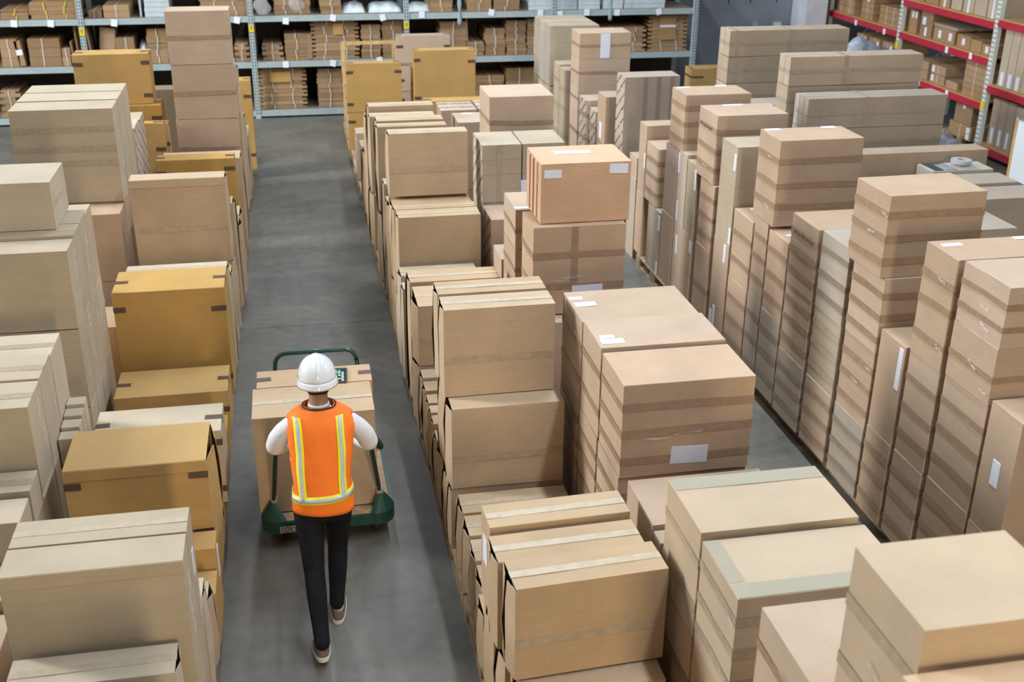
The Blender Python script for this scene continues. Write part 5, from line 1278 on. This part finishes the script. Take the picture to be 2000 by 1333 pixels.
sphere(bm, HC+Vector((0, .08, -.108)), .022, 1.2, .8, .7)
chain(bm, [(.04, 6.165, 1.40), (.042, 6.19, 1.47), (.043, 6.21, 1.53)], [.066, .056, .054], 16)   # neck
# torso core
loft(bm, [ell(c, a, b_, 20, 2.3) for c, a, b_ in (((.025, 6.0, .86), .15, .10), ((.03, 6.02, 1.0), .135, .095), ((.035, 6.07, 1.15), .14, .10), ((.04, 6.11, 1.28), .155, .10), ((.04, 6.13, 1.37), .15, .08), ((.04, 6.15, 1.42), .08, .06))])
for s in (-1, 1):
    chain(bm, [SH[s], (SH[s]+EL[s])/2, EL[s], (EL[s]*.6+WR[s]*.4), WR[s]], [.040, .040, .036, .036, .025])
    chain(bm, [HIP[s], (HIP[s]+KN[s])/2, KN[s], KN[s]*.6+AN[s]*.4+Vector((0, -.015, 0)), AN[s]], [.08, .07, .05, .046, .032])
    # hand: palm over the bar
    kn = Vector((WR[s].x+s*-.004, 6.585, 1.005))
    loft(bm, [ell(WR[s].lerp(kn, t), a, b_, 12, 2.6, (Vector((1, 0, 0)), Vector((0, .2, 1)).normalized())) for t, a, b_ in ((-.15, .024, .019), (.15, .028, .018), (.5, .038, .017), (.85, .042, .015), (1.05, .040, .012))])
    for f, (dx, Lf) in enumerate(((-.031, .92), (-.010, 1.06), (.011, 1.0), (.031, .80))):
        x = kn.x - s*dx; ang = [70, 25, -20, -70, -110]
        R_ = .0255*(.98+.03*Lf)
        pts = [Vector((x, BARY+R_*math.cos(math.radians(a_)), BARZ+R_*math.sin(math.radians(a_)))) for a_ in (100, 55, 5, -45, -45-50*Lf)]
        chain(bm, [kn+Vector((-s*dx*.95, -.008, .0))]+pts, [.0098, .0095, .009, .0088, .0082, .0075], 8)
    tx = kn.x - s*.040                                                                          # thumb on the inner side
    chain(bm, [Vector((WR[s].x-s*.022, 6.525, 1.0)), Vector((tx-s*.008, 6.555, .983)), Vector((tx-s*.006, 6.570, .955)), Vector((tx+s*.012, 6.588, .9435))], [.0145, .0125, .0105, .0088], 8)
    # foot inside the shoe
    d = Vector((0, .17, -.03)) if s > 0 else Vector((.0, .16, -.07))
    chain(bm, [AN[s], AN[s]+Vector((0, .02, -.045)), AN[s]+d*.6+Vector((0,0,-.02)), AN[s]+d+Vector((0,0,-.02))], [.03, .03, .028, .022])
body = pp('body', bm, SKIN); fuse(body, .0042, 2, .35)
# hair
bm = bmesh.new()
loft(bm, [ell(HC+Vector((0, dy, dz)), a, b_, 24) for dz, dy, a, b_ in ((-.105, -.040, .040, .030), (-.075, -.035, .054, .046), (-.055, -.028, .066, .062), (-.02, -.016, .0765, .080), (.02, -.012, .081, .092), (.06, -.006, .080, .096), (.10, 0, .062, .078), (.125, 0, .028, .034))]); pp('hair', bm, HAIR)
# shirt: torso, collar and sleeves with soft folds
bm = bmesh.new()
loft(bm, [ell(c, a, b_, 24, 2.3) for c, a, b_ in (((.03, 6.0, .90), .162, .112), ((.03, 6.02, 1.0), .150, .106), ((.035, 6.07, 1.15), .152, .108), ((.04, 6.11, 1.28), .165, .110), ((.04, 6.135, 1.36), .158, .090), ((.04, 6.16, 1.40), .095, .072), ((.04, 6.175, 1.43), .066, .062))])
for s in (-1, 1):
    fore = WR[s]-EL[s]
    chain(bm, [SH[s]+Vector((-s*.004, .0, .002)), SH[s].lerp(EL[s], .3)+Vector((s*.014, 0, 0)), SH[s].lerp(EL[s], .62)+Vector((s*.02, -.005, 0)), EL[s]+Vector((s*.006, -.006, -.002)), EL[s]+fore*.25, EL[s]+fore*.6, EL[s]+fore*.86],
          [.060, .061, .060, .058, .054, .046, .036], 16)
    for q in range(5):
        p = SH[s].lerp(EL[s], .25+.17*q); a_ = .6+q*1.9
        sphere(bm, p+Vector((s*.022*math.cos(a_)+s*.014, -.024*abs(math.sin(a_)), 0)), .042, 1, 1, .45)
    for q in range(3):
        p = EL[s]+fore*(.05+.2*q); sphere(bm, p+Vector((0, 0, -.028)), .036, 1.1, .4, 1)
    tube(bm, [EL[s]+fore*.84, EL[s]+fore*.95], [.036, .034], 16)
shirt = pp('shirt', bm, SHIRT); fuse(shirt, .006, 5, .5)
# trousers
bm = bmesh.new()
loft(bm, [ell(c, a, b_, 24, 2.4) for c, a, b_ in (((.025, 6.0, .80), .165, .115), ((.025, 6.0, .88), .168, .122), ((.028, 6.0, .95), .160, .115))])
for s in (-1, 1):
    sphere(bm, HIP[s]+Vector((-s*.012, -.045, -.035)), .085, 1, .95, 1.05)
    a, k, n_ = HIP[s]+Vector((0, 0, -.03)), KN[s], AN[s]
    chain(bm, [a, a.lerp(k, .3), a.lerp(k, .7), k, k.lerp(n_, .3)+Vector((0, -.012, 0)), k.lerp(n_, .7)+Vector((0, -.005, 0)), n_+Vector((0, 0, .03))], [.092, .086, .070, .062, .060, .050, .046], 16)
    for q in range(4): sphere(bm, n_.lerp(k, .05+.07*q)+Vector((0, .003, 0)), .049, 1, 1, .26)
    for q in range(2): sphere(bm, k+Vector((0, -.02, -.03+.05*q)), .056, 1, .9, .25)
tr_ = pp('trousers', bm, PANTS); fuse(tr_, .007, 4, .5)
# shoes
def shoe(s):
    heel = AN[s]+Vector((0, -.045, 0)); yaw = -.05*s
    pitch = .0 if s > 0 else -.30
    M_ = Matrix.Translation((AN[s].x, AN[s].y-.062, 0)) @ Matrix.Rotation(yaw, 4, 'Z')
    if s < 0: M_ = Matrix.Translation((AN[s].x, AN[s].y-.055, .055)) @ Matrix.Rotation(yaw, 4, 'Z') @ Matrix.Rotation(-.24, 4, 'X')
    def outl(k): # k 0..1 along length .285 ; half width
        return .030+.022*math.sin(min(1, k*1.25)*PI*.62) if k < .93 else .036
    ny = 12
    def ring(z, g, L0=0, L1=.285):
        pts = []
        for i in range(ny+1):
            k = (1-math.cos(PI*i/ny))/2; y = L0+(L1-L0)*k
            e = math.sqrt(max(0, 1-abs((k-.5)*2)**12))
            pts.append((outl(k)*e*g, y))
        out = [Vector((x, y, z)) for x, y in pts] + [Vector((-x, y, z)) for x, y in pts[::-1][1:-1]]
        return out
    bm = bmesh.new(); loft(bm, [[M_ @ v for v in ring(z, g)] for z, g in ((.0, .94), (.006, 1.04), (.028, 1.04), (.030, .98))]); so = pp('shoe_sole', bm, SOLE, smooth=False)
    bm = bmesh.new()
    rg = []
    for z, g, l0, l1, in ((.028, .97, .004, .281), (.045, .95, .004, .276), (.060, .84, .006, .235), (.075, .74, .008, .17), (.088, .70, .010, .125), (.098, .68, .012, .115)): rg.append([M_ @ v for v in ring(z, g, l0, l1)])
    loft(bm, rg); pp('shoe_upper', bm, SHOE)
    bm = bmesh.new()
    tube(bm, [M_ @ v for v in rg_top(ring)], .0035, 6); pp('shoe_piping', bm, SOLE)
def rg_top(ring):
    r_ = ring(.099, .69, .011, .116); return r_[:len(r_)//2+1]
for s in (-1, 1): shoe(s)

# vest: one shell, surface function V(t, angle)
VS = [(.86, .03, 5.985, .182, .128), (.93, .03, 5.995, .176, .127), (1.02, .032, 6.02, .166, .122), (1.12, .035, 6.055, .174, .124), (1.22, .04, 6.095, .192, .128),
      (1.30, .042, 6.12, .200, .128), (1.355, .043, 6.138, .205, .118), (1.395, .043, 6.15, .190, .100), (1.425, .043, 6.162, .140, .084), (1.447, .043, 6.172, .085, .071)]
def Vs(z):
    for i in range(len(VS)-1):
        if z <= VS[i+1][0] or i == len(VS)-2:
            t = (z-VS[i][0])/(VS[i+1][0]-VS[i][0]); t = max(0, min(1, t))
            t2 = t
            return [VS[i][j]*(1-t2)+VS[i+1][j]*t2 for j in range(5)]
def Vp(z, th, off=0):
    _, cx, cy, a, b_ = Vs(z); e = 2.35
    c, s = math.cos(th), math.sin(th)
    wr = 1+.03*noise.noise(Vector((c*2.5+z*3, s*2.5, z*7)))+.02*noise.noise(Vector((c*7, s*7+3, z*16)))
    a = a*wr+off; b_ = b_*wr+off
    return Vector((cx+a*math.copysign(abs(c)**(2/e), c), cy+b_*math.copysign(abs(s)**(2/e), s), z))
def hem(th): return .862 + .006*math.sin(th*2)
zs = [0]+[i/30 for i in range(1, 31)]
bm = bmesh.new(); NT = 72; rows = []
for i in range(31):
    t = i/30
    rows.append([bm.verts.new(Vp(hem(2*PI*k/NT)*(1-t)+1.447*t, 2*PI*k/NT)) for k in range(NT)])
for i in range(30):
    for k in range(NT):
        th = 2*PI*(k+.5)/NT; z = rows[i][k].co.z
        side = abs(math.cos(th))
        if side > .925 and 1.17 < z < 1.375: continue          # arm holes
        if abs(th-PI/2) < .05 and True: continue              # front opening
        f = bm.faces.new([rows[i][k], rows[i][(k+1) % NT], rows[i+1][(k+1) % NT], rows[i+1][k]]); f.smooth = True
vest = pp('safety_vest', bm, ORANGE)
md = vest.modifiers.new('thick', 'SOLIDIFY'); md.thickness = .003; md.offset = 1
def patch(bm, f, n, m_):
    g = [[bm.verts.new(f(i/n, j/m_)) for j in range(m_+1)] for i in range(n+1)]
    for i in range(n):
        for j in range(m_): bm.faces.new([g[i][j], g[i][j+1], g[i+1][j+1], g[i+1][j]]).smooth = True
def thx(z, x, back=True):
    """angle on the vest whose point has horizontal offset x from the centre line"""
    _, cx, cy, a, b_ = Vs(z); r = max(-.999, min(.999, x/a)); c = math.copysign(abs(r)**(2.35/2), r)
    th = math.acos(c); return -th if back else th
for back in (True, False):
    for sx in (-1, 1):
        def strip(x_in, x_out, off):
            def f(u, v):
                z = .955+u*(1.41-.955)
                xx = sx*(x_in+(x_out-x_in)*v) + (sx*.006*u-.012*u)
                return Vp(z, thx(z, xx, back), off)
            return f
        bm = bmesh.new(); patch(bm, strip(.090, .134, .0075), 40, 4); y_ = pp('yellow_strip', bm, HIYEL)
        md = y_.modifiers.new('thick', 'SOLIDIFY'); md.thickness = .002
        bm = bmesh.new(); patch(bm, strip(.102, .122, .0098), 40, 3); r_ = ob('silver_strip', bm, REFL, y_, True); md = r_.modifiers.new('thick', 'SOLIDIFY'); md.thickness = .0015
def belt(z0, z1, off):
    def f(u, v):
        th = PI/2+.06 + u*(2*PI-.12); tilt = .008*math.cos(th)
        return Vp(z0+(z1-z0)*v+tilt, th, off)
    return f
bm = bmesh.new(); patch(bm, belt(.938, .985, .0085), 80, 2); y_ = pp('yellow_belt_band', bm, HIYEL); md = y_.modifiers.new('thick', 'SOLIDIFY'); md.thickness = .002
bm = bmesh.new(); patch(bm, belt(.949, .974, .0108), 80, 2); r_ = ob('silver_belt_band', bm, REFL, y_, True); md = r_.modifiers.new('thick', 'SOLIDIFY'); md.thickness = .0015
# black neck piping of the vest and white collar
bm = bmesh.new(); tube(bm, [Vp(1.444, 2*PI*k/40, .004) for k in range(41)], .006, 8); pp('vest_neck_piping', bm, COLLAR)
bm = bmesh.new(); loft(bm, [ell((.042, 6.172, 1.44), .066, .064, 24), ell((.042, 6.178, 1.456), .061, .060, 24), ell((.042, 6.18, 1.456), .057, .056, 24)]); pp('shirt_collar', bm, SHIRT)

# helmet
hel = pp('safety_helmet', bmesh.new(), HELM); HO = HC+Vector((0, -.004, .018))
hm = bmesh.new(); rings = []
for k in range(15):
    t = k/14; a = t*PI/2*.985
    rz = .135*math.sin(a); rr = math.cos(a)**.80
    ring = []
    for q in range(48):
        th = 2*PI*q/48
        x, y = .113*rr*math.cos(th), .141*rr*math.sin(th)
        # three raised crown ribs running front to back
        rib = .004*math.exp(-((abs(x)-.0)/.022)**4)*min(1, rz/.06) - .0035*math.exp(-((abs(x)-.027)/.003)**2)*min(1, rz/.06)
        n_ = Vector((x/.109, y/.138, rz/.125)).normalized()
        p = Vector((x, y, rz)) + n_*rib
        ring.append(HO + p)
    rings.append(ring)
loft(hm, rings, cap=True)
hm.to_mesh(hel.data); hm.free()
for p in hel.data.polygons: p.use_smooth = True
hel.data.materials.append(HELM) if not hel.data.materials else None
bm = bmesh.new(); R = []
for (g, dz) in ((1.0, .012), (1.03, .0), (1.085, -.020), (1.09, -.030), (1.03, -.022), (.97, .0)):
    ring = []
    for q in range(48):
        th = 2*PI*q/48; y = .141*g*math.sin(th); x = .113*g*math.cos(th)
        if math.sin(th) > .3: y += (g-1)*.26*(math.sin(th)-.3)
        dzz = dz + (-.010*(1-math.sin(th))/2)
        ring.append(HO + Vector((x, y, dzz)))
    R.append([bm.verts.new(p) for p in ring])
for i in range(len(R)):
    for q in range(48): bm.faces.new([R[i][q], R[i][(q+1) % 48], R[(i+1) % len(R)][(q+1) % 48], R[(i+1) % len(R)][q]])
ob('helmet_brim', bm, HELM, hel, True)
# tilt the helmet a little forward with the head
piv = Matrix.Translation(HO) @ Matrix.Rotation(-.10, 4, 'X') @ Matrix.Translation(-HO)
hel.data.transform(piv); hel.children[0].data.transform(piv)
bm = bmesh.new()
for s in (-1, 1): box(bm, HO.x+s*.108-.006, HO.x+s*.108+.006, HO.y-.02, HO.y+.01, HO.z+.012, HO.z+.032)
ob('harness_clip', bm, plain('grey_clip', (.35, .35, .36, 1), .5), hel)

# ------------------------------------------------------------------ lights, world, camera
def area(name, loc, size, sy, power, col, rot=(0, 0, 0)):
    l = bpy.data.lights.new(name, 'AREA'); l.shape = 'RECTANGLE'; l.size = size; l.size_y = sy; l.energy = power; l.color = col
    o = bpy.data.objects.new(name, l); C.objects.link(o); o.location = loc; o.rotation_euler = rot; return o
LC = (.88, 1.0, 1.14)
for g, (x, ys) in enumerate(((-3.4, (1, 5)), (-3.4, (9, 13, 17)), (3.0, (1, 5)), (3.0, (9, 13, 17)), (9.2, (1, 5, 9, 13, 17)), (.1, (13, 17)))):  # last group: unseen row added to brighten the far aisle floor
    for y in ys:
        if LAMP[g] > 0: area('hall_lamp', (x, y, 8.0), .25, 3.0, LAMP[g], LC)
if GATE_P > 0: area('gate_daylight', (2.3, -9.0, 3.9), .9, 4.0, GATE_P, (1.0, .82, .56), (PI/2, 0, 0))
if BACK_P > 0: area('rear_fill', (-4.5, -7.0, 3.2), 1.2, 3.0, BACK_P, (1.0, .84, .60), (PI/2, 0, math.radians(-22)))  # unseen soft fill added behind the camera for the front faces
if SIDE_P > 0: area('side_window', (13.2, 8.0, 5.5), 12, 2.5, SIDE_P, (.84, .93, 1.0), (0, math.radians(68), 0))
if LEFT_P > 0: area('left_fill', (-15.0, 12.5, 8.5), 8, 3.0, LEFT_P, (.92, .97, 1.0), (0, math.radians(-62), 0))  # unseen fill added to brighten the left-facing carton sides
w = bpy.data.worlds.new('World'); bpy.context.scene.world = w; w.use_nodes = True
bg = w.node_tree.nodes['Background']; bg.inputs[0].default_value = (1.0, .88, .70, 1); bg.inputs[1].default_value = WORLD_S

cd = bpy.data.cameras.new('camera'); cam = bpy.data.objects.new('camera', cd); C.objects.link(cam)
cd.sensor_width = 36; cd.lens = 40.0465; cd.clip_end = 200
cam.location = (0, 0, 4.5)
rx = Vector((0.9818548631825879, -0.18946473473377776, 0.008008866147029297))
dn = Vector((-0.06901862968508785, -0.3963710387225255, -0.9154924513170052))
fw = Vector((0.17662801703324002, 0.8983279545657508, -0.40225542835941946))
M3 = Matrix((rx, -dn, -fw)).transposed()
cam.matrix_world = Matrix.Translation((0, 0, 4.5)) @ M3.to_4x4()
cd.dof.use_dof = True; cd.dof.focus_distance = 7.4; cd.dof.aperture_fstop = 2.6
sc = bpy.context.scene; sc.camera = cam
sc.view_settings.view_transform = 'Standard'; sc.view_settings.look = 'None'; sc.view_settings.gamma = 1
sc.view_settings.use_curve_mapping = False
sc.view_settings.exposure = EXPO
